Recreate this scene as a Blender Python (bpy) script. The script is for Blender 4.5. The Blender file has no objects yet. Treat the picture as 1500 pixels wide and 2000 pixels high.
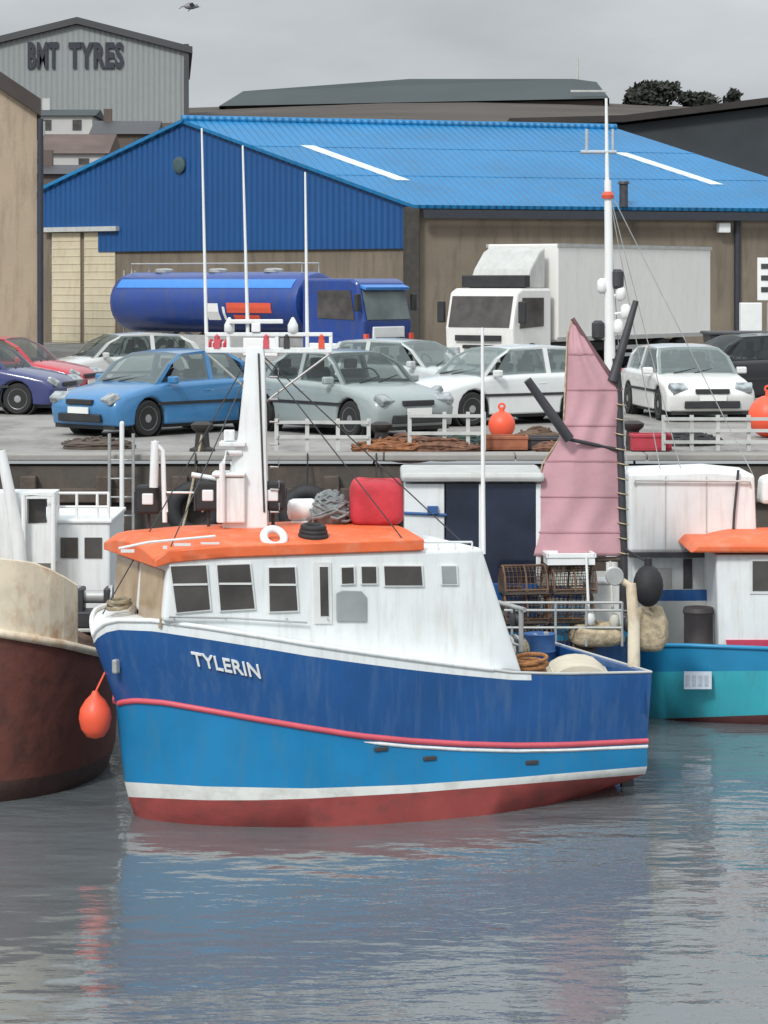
import bpy, bmesh, math, random
from mathutils import Vector, Matrix
random.seed(7)
R = math.radians
SC = bpy.context.scene
COL = SC.collection
# ------------------------------------------------------------------ camera, sky, sun
F = 5000.0            # focal length in photo pixels (1500 x 2000), horizon on row 550
CAMZ = 6.0
cam = bpy.data.cameras.new("camera"); co = bpy.data.objects.new("camera", cam); COL.objects.link(co)
co.location = (0, 0, CAMZ); co.rotation_euler = (R(90), 0, 0)
cam.sensor_width = 36; cam.lens = 36 * F / 2000; cam.shift_y = -(1000 - 550) / 2000
cam.clip_start = .5; cam.clip_end = 6000
SC.camera = co
SUN_EL, SUN_AZ = 42, 205      # azimuth clockwise from +Y: behind the photographer, a little to the left
w = bpy.data.worlds.new("World"); SC.world = w; w.use_nodes = True
nt = w.node_tree; nt.nodes.clear()
def N(t, **k):
    n = nt.nodes.new(t)
    for a, b in k.items(): setattr(n, a, b)
    return n
sky = N('ShaderNodeTexSky', sky_type='NISHITA', sun_disc=False, sun_elevation=R(SUN_EL), sun_rotation=R(SUN_AZ))
sky.air_density = 1.0; sky.dust_density = 4.0
hs = N('ShaderNodeHueSaturation'); hs.inputs['Saturation'].default_value = .12
bgn = N('ShaderNodeBackground'); bgn.inputs['Strength'].default_value = .1
out = N('ShaderNodeOutputWorld')
# layer of cloud: an overcast sky is darker low down than overhead, with faint soft banks
tc = N('ShaderNodeTexCoord'); sp = N('ShaderNodeSeparateXYZ')
mr = N('ShaderNodeMapRange'); mr.inputs['From Min'].default_value = 0; mr.inputs['From Max'].default_value = 1
mr.inputs['To Min'].default_value = 3.7; mr.inputs['To Max'].default_value = 11.5
mp = N('ShaderNodeMapping'); mp.inputs['Scale'].default_value = (3, 3, 9)
nz = N('ShaderNodeTexNoise'); nz.inputs['Scale'].default_value = 2.2; nz.inputs['Detail'].default_value = 5
m2 = N('ShaderNodeMapRange'); m2.inputs['From Min'].default_value = .3; m2.inputs['From Max'].default_value = .7
m2.inputs['To Min'].default_value = .80; m2.inputs['To Max'].default_value = 1.16
mul = N('ShaderNodeMath', operation='MULTIPLY')
cl = N('ShaderNodeVectorMath', operation='SCALE'); cl.inputs[0].default_value = (.93, 1.0, 1.05)
mx = N('ShaderNodeMix', data_type='RGBA'); mx.inputs['Factor'].default_value = .85
L_ = nt.links.new
L_(sky.outputs[0], hs.inputs['Color']); L_(tc.outputs['Generated'], sp.inputs[0]); L_(sp.outputs['Z'], mr.inputs['Value'])
L_(tc.outputs['Generated'], mp.inputs[0]); L_(mp.outputs[0], nz.inputs['Vector']); L_(nz.outputs['Fac'], m2.inputs['Value'])
L_(mr.outputs[0], mul.inputs[0]); L_(m2.outputs[0], mul.inputs[1]); L_(mul.outputs[0], cl.inputs['Scale'])
L_(hs.outputs[0], mx.inputs['A']); L_(cl.outputs[0], mx.inputs['B']); L_(mx.outputs['Result'], bgn.inputs['Color'])
L_(bgn.outputs[0], out.inputs['Surface'])
sl = bpy.data.lights.new("sun", 'SUN'); so = bpy.data.objects.new("sun", sl); COL.objects.link(so)
sl.energy = 1.5; sl.angle = R(10); sl.color = (1, .985, .96)
sd = Vector((math.sin(R(SUN_AZ)) * math.cos(R(SUN_EL)), math.cos(R(SUN_AZ)) * math.cos(R(SUN_EL)), math.sin(R(SUN_EL))))
so.rotation_euler = sd.to_track_quat('Z', 'Y').to_euler()
SC.view_settings.view_transform = 'Standard'; SC.view_settings.look = 'None'
SC.view_settings.exposure = 0.5; SC.view_settings.gamma = 1
SC.cycles.max_bounces = 6; SC.cycles.use_denoising = True

# ------------------------------------------------------------------ helpers
def at(px, py, Y):
    return Vector(((px - 750) * Y / F, Y, CAMZ - (py - 550) * Y / F))
def rayplane(px, py, p, n):
    d = Vector(((px - 750) / F, 1, -(py - 550) / F)); o = Vector((0, 0, CAMZ))
    return o + d * ((Vector(p) - o).dot(n) / d.dot(n))
def interp(c, x):
    if x <= c[0][0]: return c[0][1]
    for (a, b), (d, e) in zip(c, c[1:]):
        if x <= d: return b + (e - b) * (x - a) / (d - a)
    return c[-1][1]
MATS = {}
def mat(name, rgb, rough=.55, var=.12, scale=4, metal=0, bump=0, bscale=40, dirt=None, damt=.4, dscale=(1.5, 1.5, .4), coat=0, wave=None):
    """procedural paint: slow tone variation, optional streaky wear of its own colour, optional bump"""
    m = bpy.data.materials.new(name); m.use_nodes = True
    t = m.node_tree; ns = t.nodes; lk = t.links.new
    b = ns['Principled BSDF']; b.inputs['Roughness'].default_value = rough; b.inputs['Metallic'].default_value = metal
    if coat: b.inputs['Coat Weight'].default_value = coat; b.inputs['Coat Roughness'].default_value = .06
    c = ns.new('ShaderNodeTexCoord')
    n = ns.new('ShaderNodeTexNoise'); n.inputs['Scale'].default_value = scale; n.inputs['Detail'].default_value = 6
    lk(c.outputs['Object'], n.inputs['Vector'])
    r = ns.new('ShaderNodeValToRGB'); r.color_ramp.elements[0].position = .3; r.color_ramp.elements[1].position = .7
    r.color_ramp.elements[0].color = (*[max(0, x * (1 - var)) for x in rgb], 1)
    r.color_ramp.elements[1].color = (*[min(1, x * (1 + var)) for x in rgb], 1)
    lk(n.outputs['Fac'], r.inputs[0]); last = r.outputs[0]
    if dirt:
        mp = ns.new('ShaderNodeMapping'); mp.inputs['Scale'].default_value = dscale; lk(c.outputs['Object'], mp.inputs[0])
        n2 = ns.new('ShaderNodeTexNoise'); n2.inputs['Scale'].default_value = 3; n2.inputs['Detail'].default_value = 8; n2.inputs['Roughness'].default_value = .65
        lk(mp.outputs[0], n2.inputs['Vector'])
        r2 = ns.new('ShaderNodeMapRange'); r2.inputs['From Min'].default_value = .48; r2.inputs['From Max'].default_value = .72
        r2.inputs['To Max'].default_value = damt; lk(n2.outputs['Fac'], r2.inputs['Value'])
        x = ns.new('ShaderNodeMix'); x.data_type = 'RGBA'; x.inputs['B'].default_value = (*dirt, 1)
        lk(r2.outputs[0], x.inputs['Factor']); lk(last, x.inputs['A']); last = x.outputs['Result']
    lk(last, b.inputs['Base Color'])
    if wave:                                   # corrugated sheet: wave = (axis vector, ridges per metre, depth)
        ax, fr, dep = wave
        d = ns.new('ShaderNodeVectorMath'); d.operation = 'DOT_PRODUCT'; d.inputs[1].default_value = ax; lk(c.outputs['Object'], d.inputs[0])
        mm = ns.new('ShaderNodeMath'); mm.operation = 'MULTIPLY'; mm.inputs[1].default_value = fr * 6.283; lk(d.outputs['Value'], mm.inputs[0])
        sn = ns.new('ShaderNodeMath'); sn.operation = 'SINE'; lk(mm.outputs[0], sn.inputs[0])
        bp = ns.new('ShaderNodeBump'); bp.inputs['Strength'].default_value = 1; bp.inputs['Distance'].default_value = dep
        lk(sn.outputs[0], bp.inputs['Height']); lk(bp.outputs[0], b.inputs['Normal'])
    elif bump:
        n3 = ns.new('ShaderNodeTexNoise'); n3.inputs['Scale'].default_value = bscale; n3.inputs['Detail'].default_value = 5; lk(c.outputs['Object'], n3.inputs['Vector'])
        bp = ns.new('ShaderNodeBump'); bp.inputs['Strength'].default_value = .6; bp.inputs['Distance'].default_value = bump
        lk(n3.outputs['Fac'], bp.inputs['Height']); lk(bp.outputs[0], b.inputs['Normal'])
    MATS[name] = m; return m

class MB:
    def __init__(s): s.v = []; s.f = []; s.m = []
    def face(s, pts, m=0):
        i = len(s.v); s.v += [Vector(p) for p in pts]; s.f.append(tuple(range(i, i + len(pts)))); s.m.append(m); return s
    def mesh(s, vs, fs, m=0):
        i = len(s.v); s.v += [Vector(p) for p in vs]; s.f += [tuple(i + k for k in f) for f in fs]; s.m += [m] * len(fs); return s
    def box(s, c, d, rz=0, M=None, m=0, taper=1):
        vs = []
        for z in (-1, 1):
            k = taper if z > 0 else 1
            for x, y in ((-1, -1), (1, -1), (1, 1), (-1, 1)): vs.append(Vector((x * d[0] / 2 * k, y * d[1] / 2 * k, z * d[2] / 2)))
        Q = M if M is not None else Matrix.Rotation(rz, 3, 'Z')
        return s.mesh([Q @ v + Vector(c) for v in vs], [(3, 2, 1, 0), (4, 5, 6, 7), (0, 1, 5, 4), (1, 2, 6, 5), (2, 3, 7, 6), (3, 0, 4, 7)], m)
    def cyl(s, a, b, r0, r1=None, n=12, m=0):
        return s.tube([a, b], [r0, r0 if r1 is None else r1], n, m)
    def tube(s, pts, r, n=10, m=0):
        pts = [Vector(p) for p in pts]
        if not isinstance(r, (list, tuple)): r = [r] * len(pts)
        vs = []; k = len(pts)
        for i, p in enumerate(pts):
            d = (pts[min(i + 1, k - 1)] - pts[max(i - 1, 0)]).normalized()
            u = d.cross(Vector((0, 0, 1)) if abs(d.z) < .9 else Vector((1, 0, 0))).normalized(); q = d.cross(u)
            vs += [p + (u * math.cos(t * 6.28318 / n) + q * math.sin(t * 6.28318 / n)) * r[i] for t in range(n)]
        fs = [(i * n + t, i * n + (t + 1) % n, (i + 1) * n + (t + 1) % n, (i + 1) * n + t) for i in range(k - 1) for t in range(n)]
        fs += [tuple(range(n - 1, -1, -1)), tuple((k - 1) * n + t for t in range(n))]
        return s.mesh(vs, fs, m)
    def prism(s, poly, off, m=0):
        """polygon (3-D points) pushed along off"""
        off = Vector(off); n = len(poly); a = [Vector(p) for p in poly]; b = [p + off for p in a]
        return s.mesh(a + b, [tuple(range(n)), tuple(range(2 * n - 1, n - 1, -1))] + [(i, i + n, (i + 1) % n + n, (i + 1) % n) for i in range(n)], m)
    def lathe(s, c, prof, axis=(0, 0, 1), n=20, m=0):
        q = Vector((0, 0, 1)).rotation_difference(Vector(axis)); vs = []; k = len(prof)
        for r, z in prof: vs += [q @ Vector((r * math.cos(t * 6.28318 / n), r * math.sin(t * 6.28318 / n), z)) + Vector(c) for t in range(n)]
        fs = [(i * n + t, i * n + (t + 1) % n, (i + 1) * n + (t + 1) % n, (i + 1) * n + t) for i in range(k - 1) for t in range(n)]
        return s.mesh(vs, fs + [tuple(range(n - 1, -1, -1)), tuple((k - 1) * n + t for t in range(n))], m)
    def ball(s, c, r, n=16, m=0, sq=(1, 1, 1)):
        prof = [(max(.001, math.sin(i * math.pi / 10)), -math.cos(i * math.pi / 10)) for i in range(11)]
        i0 = len(s.v); s.lathe((0, 0, 0), prof, n=n, m=m)
        for i in range(i0, len(s.v)): v = s.v[i]; s.v[i] = Vector((v.x * r * sq[0], v.y * r * sq[1], v.z * r * sq[2])) + Vector(c)
        return s
    def ring(s, c, Rr, r, axis=(0, 0, 1), n=28, k=10, m=0):
        q = Vector((0, 0, 1)).rotation_difference(Vector(axis)); vs = []
        for i in range(n):
            a = i * 6.28318 / n
            for j in range(k):
                b = j * 6.28318 / k; rr = Rr + r * math.cos(b)
                vs.append(q @ Vector((rr * math.cos(a), rr * math.sin(a), r * math.sin(b))) + Vector(c))
        return s.mesh(vs, [(i * k + j, ((i + 1) % n) * k + j, ((i + 1) % n) * k + (j + 1) % k, i * k + (j + 1) % k) for i in range(n) for j in range(k)], m)

WM = {}
def obj(name, mb, mats, parent=None, smooth=None, bevel=0, seg=2, local=False):
    """ONE mesh object; vertices are given in world space (or the parent's space if local)"""
    me = bpy.data.meshes.new(name)
    inv = WM[parent].inverted() if (parent is not None and not local) else Matrix()
    base = None
    vs = mb.v
    if parent is None and not local and vs:
        base = sum(vs, Vector()) / len(vs); base.z = min(v.z for v in vs); vs = [v - base for v in vs]
    me.from_pydata([inv @ v for v in vs], [], mb.f)
    for m in (mats if isinstance(mats, (list, tuple)) else [mats]): me.materials.append(m)
    me.polygons.foreach_set('material_index', mb.m)
    bm = bmesh.new(); bm.from_mesh(me); bmesh.ops.remove_doubles(bm, verts=bm.verts, dist=.0004)
    bmesh.ops.recalc_face_normals(bm, faces=bm.faces); bm.to_mesh(me); bm.free()
    if smooth is not None:
        me.polygons.foreach_set('use_smooth', [True] * len(me.polygons)); me.set_sharp_from_angle(angle=R(smooth))
    o = bpy.data.objects.new(name, me); COL.objects.link(o)
    if parent is not None: o.parent = parent
    if base is not None: o.location = base
    WM[o] = (WM[parent] if parent is not None else Matrix.Translation(base) if base is not None else Matrix())
    if bevel:
        b = o.modifiers.new('bevel', 'BEVEL'); b.width = bevel; b.segments = seg; b.limit_method = 'ANGLE'; b.angle_limit = R(35)
    return o
def thing(name, label, cat, loc=(0, 0, 0), rotz=0, group=None):
    o = bpy.data.objects.new(name, None); COL.objects.link(o); o.location = loc; o.rotation_euler = (0, 0, rotz); o.empty_display_size = .2
    WM[o] = Matrix.Translation(Vector(loc)) @ Matrix.Rotation(rotz, 4, 'Z')
    return tag(o, label, cat, group)
def tag(o, label, cat, group=None):
    o['label'] = label; o['category'] = cat
    if group: o['group'] = group
    return o
def struct(name, mb, m, smooth=None):
    o = obj(name, mb, m, None, smooth); o['kind'] = 'structure'; return o
def dup(root, loc, rotz, label, group=None):
    r = root.copy(); COL.objects.link(r); r.location = loc; r.rotation_euler = (0, 0, rotz); r['label'] = label
    if group: r['group'] = group
    WM[r] = Matrix.Translation(Vector(loc)) @ Matrix.Rotation(rotz, 4, 'Z')
    for ch in list(root.children):
        c = ch.copy(); COL.objects.link(c); c.parent = r
        for g in list(ch.children):
            d = g.copy(); COL.objects.link(d); d.parent = c
    return r
def lettering(name, txt, p0, ex, ez, height, width, m, parent, thick=.01, bold=.02):
    """word laid on a surface: p0 lower left, ex along, ez up (world)"""
    cu = bpy.data.curves.new('t', 'FONT'); cu.body = txt; cu.size = 1; cu.extrude = .5; cu.offset = bold; cu.space_character = 1.0 + bold * 2.5; cu.resolution_u = 3
    t = bpy.data.objects.new('t', cu); COL.objects.link(t); bpy.context.view_layer.update()
    me = bpy.data.meshes.new_from_object(t.evaluated_get(bpy.context.evaluated_depsgraph_get()))
    bpy.data.objects.remove(t)
    xs = [v.co.x for v in me.vertices]; ys = [v.co.y for v in me.vertices]
    x0, x1, y0, y1 = min(xs), max(xs), min(ys), max(ys)
    ex = Vector(ex).normalized(); ez = Vector(ez).normalized(); en = ex.cross(ez)
    mb = MB(); mb.mesh([Vector(p0) + ex * ((v.co.x - x0) / (x1 - x0) * width) + ez * ((v.co.y - y0) / (y1 - y0) * height) + en * (v.co.z * thick) for v in me.vertices],
                       [tuple(p.vertices) for p in me.polygons])
    bpy.data.meshes.remove(me)
    return obj(name, mb, m, parent)

# ------------------------------------------------------------------ materials
white = mat('white_paint', (.77, .80, .80), .42, .05, 2.5, dirt=(.45, .38, .28), damt=.34, dscale=(4, 4, .4))
clean = mat('clean_white', (.8, .81, .8), .45, .04)
cream = mat('cream_paint', (.73, .65, .5), .65, .12, 3, dirt=(.42, .21, .08), damt=1, dscale=(1.1, 1.1, .6), bump=.01, bscale=8)
orange = mat('orange_paint', (.76, .145, .045), .6, .1, 3, dirt=(.62, .3, .2), damt=.5, dscale=(1.5, 1.5, 1.5))
navy = mat('navy_hull_paint', (.012, .08, .25), .32, .14, 1.6, dirt=(.06, .13, .27), damt=.75, dscale=(3, 3, .3))
sky_blue = mat('mid_blue_hull_paint', (.010, .21, .45), .34, .1, 1.6, dirt=(.04, .2, .36), damt=.7, dscale=(3, 3, .5))
line_red = mat('pink_red_stripe', (.62, .10, .13), .5, .1)
antifoul = mat('red_antifouling', (.29, .055, .05), .75, .22, 2.2, dirt=(.1, .05, .04), damt=.6, dscale=(1.2, 1.2, 2))
boot = mat('white_boot_top', (.72, .73, .7), .5, .06, 3, dirt=(.35, .36, .3), damt=.5, dscale=(1.5, 1.5, 2))
glass = mat('dark_window_glass', (.07, .064, .06), .1, .35, 2.5)
tanglass = mat('tinted_front_glass', (.40, .30, .20), .25, .25, 2)
greyglass = mat('grey_car_glass', (.13, .16, .16), .08, .3, 1.0)
black = mat('black_rubber', (.022, .022, .024), .7, .25, 6)
dark = mat('dark_steel', (.045, .045, .05), .55, .25, 5)
steel = mat('galvanised_steel', (.42, .43, .42), .45, .12, 5, metal=.3)
grey = mat('pale_grey_paint', (.5, .51, .49), .5, .08, 2, dirt=(.3, .27, .22), damt=.4)
lens = mat('lamp_lens', (.75, .78, .78), .15, .05)
red = mat('red_cover', (.5, .04, .055), .8, .2, 3, bump=.03, bscale=6)
pink = mat('pink_sailcloth', (.55, .31, .345), .85, .07, 1.5, bump=.012, bscale=9, dirt=(.48, .3, .32), damt=.5, dscale=(3, 3, .5))
rust = mat('maroon_rusty_hull', (.15, .048, .034), .7, .3, 1.1, dirt=(.04, .022, .02), damt=.8, dscale=(.8, .8, .8), bump=.03, bscale=4)
teal = mat('teal_hull_paint', (.045, .40, .48), .4, .12, 1.5, dirt=(.08, .16, .12), damt=.5, dscale=(2, 2, .4))
tealblue = mat('blue_bulwark_paint', (.02, .24, .45), .4, .1, 2)
magenta = mat('crimson_trim', (.5, .05, .1), .5, .1)
wood = mat('weathered_timber', (.095, .072, .058), .8, .3, 5, bump=.01)
brownbox = mat('brown_fish_box', (.16, .07, .05), .7, .3, 4)
bluebox = mat('blue_fish_box', (.03, .1, .27), .6, .2, 4)
tan = mat('tan_rope_net', (.45, .37, .25), .9, .3, 14, bump=.03, bscale=18)
netgrey = mat('grey_green_net', (.2, .22, .22), .9, .4, 10, bump=.04, bscale=14)
buoyo = mat('orange_buoy', (.85, .11, .05), .45, .1, 3)
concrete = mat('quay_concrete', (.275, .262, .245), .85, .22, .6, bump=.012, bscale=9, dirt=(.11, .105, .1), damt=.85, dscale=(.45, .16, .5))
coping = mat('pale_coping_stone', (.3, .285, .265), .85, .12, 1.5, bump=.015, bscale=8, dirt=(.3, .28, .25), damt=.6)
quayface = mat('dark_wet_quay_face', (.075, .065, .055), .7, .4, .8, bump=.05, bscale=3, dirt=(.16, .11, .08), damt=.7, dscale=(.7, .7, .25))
grass = mat('hill_grass_and_earth', (.062, .05, .04), .95, .35, .08, dirt=(.085, .06, .05), damt=.7, dscale=(.05, .05, .05))

# ------------------------------------------------------------------ ground, water
QZ = 3.35
TERR = [(118, QZ), (122, 8.0), (128, 10.3), (146, 12.4), (172, 16.0), (190, 18.0), (236, 22.3), (262, 22.6), (330, 19), (700, 10), (4000, 5)]
def ground_z(x, y):
    return interp(TERR, y) + (.5 * math.sin(x * .09 + 1) if 150 < y < 420 else 0)
ys = [39.5, 45, 60, 80, 100, 118] + [122, 128, 137, 146, 159, 172, 181, 190, 205, 220, 236, 248, 262, 330, 420, 700, 1500, 4000]
xs = [-3000, -800, -300] + [-120 + 8 * i for i in range(31)] + [300, 800, 3000]
mb = MB(); nx = len(xs)
mb.mesh([(x, y, ground_z(x, y)) for y in ys for x in xs], [(j * nx + i, j * nx + i + 1, (j + 1) * nx + i + 1, (j + 1) * nx + i) for j in range(len(ys) - 1) for i in range(nx - 1)])
for k, f in enumerate(mb.f): mb.m[k] = 0 if max(mb.v[i].y for i in f) < 119 else 1
struct('ground', mb, [concrete, grass], 40)

wm = bpy.data.materials.new('harbour_water'); wm.use_nodes = True
t = wm.node_tree; ns = t.nodes; lk = t.links.new; b = ns['Principled BSDF']
b.inputs['Base Color'].default_value = (.12, .135, .142, 1); b.inputs['Roughness'].default_value = .05; b.inputs['IOR'].default_value = 1.45
b.inputs['Specular IOR Level'].default_value = .9
c = ns.new('ShaderNodeTexCoord')
def wnoise(sc, s, det):
    mp = ns.new('ShaderNodeMapping'); mp.inputs['Scale'].default_value = sc; lk(c.outputs['Object'], mp.inputs[0])
    n = ns.new('ShaderNodeTexNoise'); n.inputs['Scale'].default_value = s; n.inputs['Detail'].default_value = det; lk(mp.outputs[0], n.inputs['Vector']); return n
n1 = wnoise((.8, 1.3, 1), .9, 2); n2 = wnoise((1, 2.0, 1), 3.2, 3); n4 = wnoise((1, 1, 1), .22, 2)
pm = ns.new('ShaderNodeMapRange'); pm.inputs['From Min'].default_value = .38; pm.inputs['From Max'].default_value = .62; pm.inputs['To Min'].default_value = .004; pm.inputs['To Max'].default_value = .016; lk(n4.outputs['Fac'], pm.inputs['Value'])
b1 = ns.new('ShaderNodeBump'); b1.inputs['Strength'].default_value = 1; b1.inputs['Distance'].default_value = .05; lk(n1.outputs['Fac'], b1.inputs['Height'])
b2 = ns.new('ShaderNodeBump'); b2.inputs['Strength'].default_value = 1; lk(pm.outputs[0], b2.inputs['Distance']); lk(n2.outputs['Fac'], b2.inputs['Height']); lk(b1.outputs[0], b2.inputs['Normal'])
lk(b2.outputs[0], b.inputs['Normal'])
mb = MB(); mb.face([(-400, -400, 0), (400, -400, 0), (400, 39.2, 0), (-400, 39.2, 0)])
struct('water', mb, wm)

# quay wall: dark wet face, pale coping, fender timbers, ladder
q = thing('quay_wall', 'dark wet quay wall with a pale coping along its top behind the boats', 'quay', (0, 39, 0))
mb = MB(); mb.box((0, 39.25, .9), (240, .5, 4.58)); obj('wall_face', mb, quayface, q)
mb = MB()
for i in range(-30, 30): mb.box((i * 2.0 + 1, 39.2, 3.325), (1.985, .62, .1))
obj('coping', mb, coping, q, bevel=.02)
for i in range(-12, 13):
    mb = MB(); mb.box((i * 1.15 + .35, 38.9, 1.75), (.24, .2, 2.6)); obj('fender_timber', mb, wood, q, bevel=.02)
mb = MB(); mb.box((0, 38.93, 2.75), (36, .14, .22)); obj('timber_wale', mb, wood, q, bevel=.02)
lp = at(238, 1020, 38.8); mb = MB()
for dx in (-.18, .18): mb.cyl((lp.x + dx, 38.72, .4), (lp.x + dx, 38.72, 3.7), .025)
for k in range(11): mb.cyl((lp.x - .18, 38.72, .5 + k * .28), (lp.x + .18, 38.72, .5 + k * .28), .014)
obj('ladder', mb, steel, q)
mb = MB(); mb.cyl(at(238, 1022, 38.5), at(238, 826, 38.5), .035); mb.cyl(at(238, 826, 38.5), at(238, 826, 39.6), .03)
tag(obj('mooring_pole', mb, clean), 'thin pale pole rising at the quay edge left of the white mast', 'pole')

# ------------------------------------------------------------------ big buildings
def quad_on(mb, pts, off): mb.prism(pts, off)
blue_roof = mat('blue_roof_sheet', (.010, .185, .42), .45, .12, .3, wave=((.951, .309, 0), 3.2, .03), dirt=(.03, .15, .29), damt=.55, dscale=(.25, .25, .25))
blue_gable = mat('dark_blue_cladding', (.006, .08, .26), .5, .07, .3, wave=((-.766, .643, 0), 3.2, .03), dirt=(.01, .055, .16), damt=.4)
roughcast = mat('brown_roughcast', (.2, .165, .125), .9, .15, .5, bump=.02, bscale=14, dirt=(.1, .085, .065), damt=.8, dscale=(.7, .7, .12))
gutterm = mat('dark_gutter', (.03, .035, .045), .5, .1)
creamdoor = mat('cream_door_paint', (.62, .55, .4), .6, .06, .6, dirt=(.4, .3, .15), damt=.4)
shed_t = thing('blue_shed', 'large harbour shed with bright blue roof and darker blue gable', 'shed', (1.08, 98, QZ))
C = Vector((1.08, 98, 0)); g = Vector((-.766, .643, 0)); s = Vector((.951, .309, 0)); H = 11.9; Ls = 18.75
EZ = 8.94; AZ = 12.55; UZ = Vector((0, 0, 1))
A = C + g * H; Bc = C + g * 2 * H
def P(p, z): return Vector((p.x, p.y, z))
ng = s * -1
gn = Vector((-.643, -.766, 0)); sn = Vector((.309, -.951, 0))       # outward normals
mb = MB(); st = g * 18.6
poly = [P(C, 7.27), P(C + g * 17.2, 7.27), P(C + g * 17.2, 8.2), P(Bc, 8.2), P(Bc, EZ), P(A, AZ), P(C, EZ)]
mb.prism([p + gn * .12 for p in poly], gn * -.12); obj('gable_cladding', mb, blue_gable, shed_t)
mb = MB(); mb.prism([P(C, QZ), P(Bc, QZ), P(Bc, 8.3), P(C, 8.3)], gn * -.3)
sp_ = C + gn * -.3 * 0
mb.prism([P(C + s * .31, QZ), P(C + s * Ls, QZ), P(C + s * Ls, EZ - .1), P(C + s * .31, EZ - .1)], sn * -.3)
mb.prism([P(C + s * Ls, QZ), P(Bc + s * Ls, QZ), P(Bc + s * Ls, EZ), P(A + s * Ls, AZ - .2), P(C + s * Ls, EZ)], s * -.3)
obj('wall', mb, roughcast, shed_t)
mb = MB(); down = (P(C, EZ) - P(A, AZ)).normalized(); e0 = P(C, EZ) + down * .5; e1 = e0 + s * (Ls + .3); r0 = P(A, AZ); r1 = r0 + s * (Ls + .3)
ov = s * -.35; rn = (e1 - e0).cross(r0 - e0).normalized(); rn = rn if rn.z > 0 else -rn
mb.prism([e0 + ov, e1, r1, r0 + ov], rn * .14)
dn2 = (P(Bc, EZ) - P(A, AZ)).normalized(); f0 = P(Bc, EZ) + dn2 * .5; rn2 = Vector((0, 0, 1))
mb.prism([f0 + ov, f0 + s * (Ls + .3), r1 + UZ * .004, r0 + ov + UZ * .004], rn2 * .14)
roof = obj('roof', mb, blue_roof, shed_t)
mb = MB(); mb.tube([r0 + ov + rn * .17, r1 + rn * .17], .16); obj('ridge_cap', mb, blue_roof, roof, 50)
for f_ in (.34, .68):
    a = e0 + (r0 - e0) * f_ + rn * .146; mb = MB(); mb.prism([a + ov, a + s * (Ls + .3), a + s * (Ls + .3) + down * .12, a + ov + down * .12], rn * .007); obj('sheet_lap', mb, blue_roof, roof)
skyl = mat('translucent_rooflight', (.66, .73, .76), .35, .15, 1.5, dirt=(.35, .45, .5), damt=.7, dscale=(1.2, 1.2, 1.2))
for (x0, y0), (x1, y1) in (((600, 285), (805, 349)), ((1212, 299), (1408, 359)), ((985, 287), (990, 289))):
    if x1 - x0 < 20: continue
    pr = e0 + rn * .146; a = rayplane(x0, y0, pr, rn); bb = rayplane(x1, y1, pr, rn)
    dd = down; ln = (bb - a).dot(dd); mb = MB(); wv = s * .28
    mb.prism([a - wv, a + wv, a + wv + dd * ln, a - wv + dd * ln], rn * .03); obj('rooflight', mb, skyl, roof)
mb = MB(); mb.prism([e0 + sn * .02 + UZ * -.05, e1 + sn * .02 + UZ * -.05, e1 + sn * .22 + UZ * -.05, e0 + sn * .22 + UZ * -.05], UZ * -.32)
obj('gutter', mb, gutterm, shed_t)
mb = MB(); pr = e0 + rn * .14; v0 = rayplane(1218, 404, pr, rn); mb.cyl(v0, v0 + UZ * .9, .17); mb.cyl(v0 + UZ * .9, v0 + UZ * 1.0, .24, .2); obj('vent_pipe', mb, dark, roof, 40)
mb = MB(); mb.box(C + gn * .1 + sn * .1 + UZ * 6.1, (.5, .5, 5.5), R(20)); obj('corner_pillar', mb, mat('dark_brown_steel', (.055, .05, .042), .7, .2), shed_t, bevel=.02)
mb = MB()
pp = rayplane(352, 322, C + gn * .14, gn); mb.lathe(pp, [(.34, 0), (.34, .1), (.2, .14)], axis=gn); obj('gable_vent', mb, mat('green_grey_vent', (.05, .09, .1), .6), shed_t)
for x0, x1 in ((103, 158), (166, 226)):
    a = rayplane(x0, 458, C + gn * .02, gn); bb = rayplane(x1, 458, C + gn * .02, gn)
    mb = MB(); mb.prism([P(a, QZ + .02), P(bb, QZ + .02), P(bb, 8.1), P(a, 8.1)], gn * .05)
    for k in range(14): mb.prism([P(a, QZ + .1 + k * .33) + gn * .05, P(bb, QZ + .1 + k * .33) + gn * .05, P(bb, QZ + .13 + k * .33) + gn * .05, P(a, QZ + .13 + k * .33) + gn * .05], gn * .02)
    obj('roller_door', mb, creamdoor, shed_t)
a = rayplane(92, 450, C + gn * .03, gn); bb = rayplane(236, 450, C + gn * .03, gn)
mb = MB(); mb.prism([P(a, 8.14), P(bb, 8.14), P(bb, 8.34), P(a, 8.34)], gn * .3); obj('door_canopy', mb, grey, shed_t)
pl = rayplane(1410, 445, C + sn * .1, sn); mb = MB(); mb.box(pl + sn * .15, (.5, .3, .4), R(18)); obj('wall_lamp', mb, lens, shed_t, bevel=.04)
pl = rayplane(1440, 445, C + sn * .1, sn); mb = MB(); mb.cyl(P(pl, EZ - .4), P(pl, QZ), .13); obj('downpipe', mb, gutterm, shed_t, 40)

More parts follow.
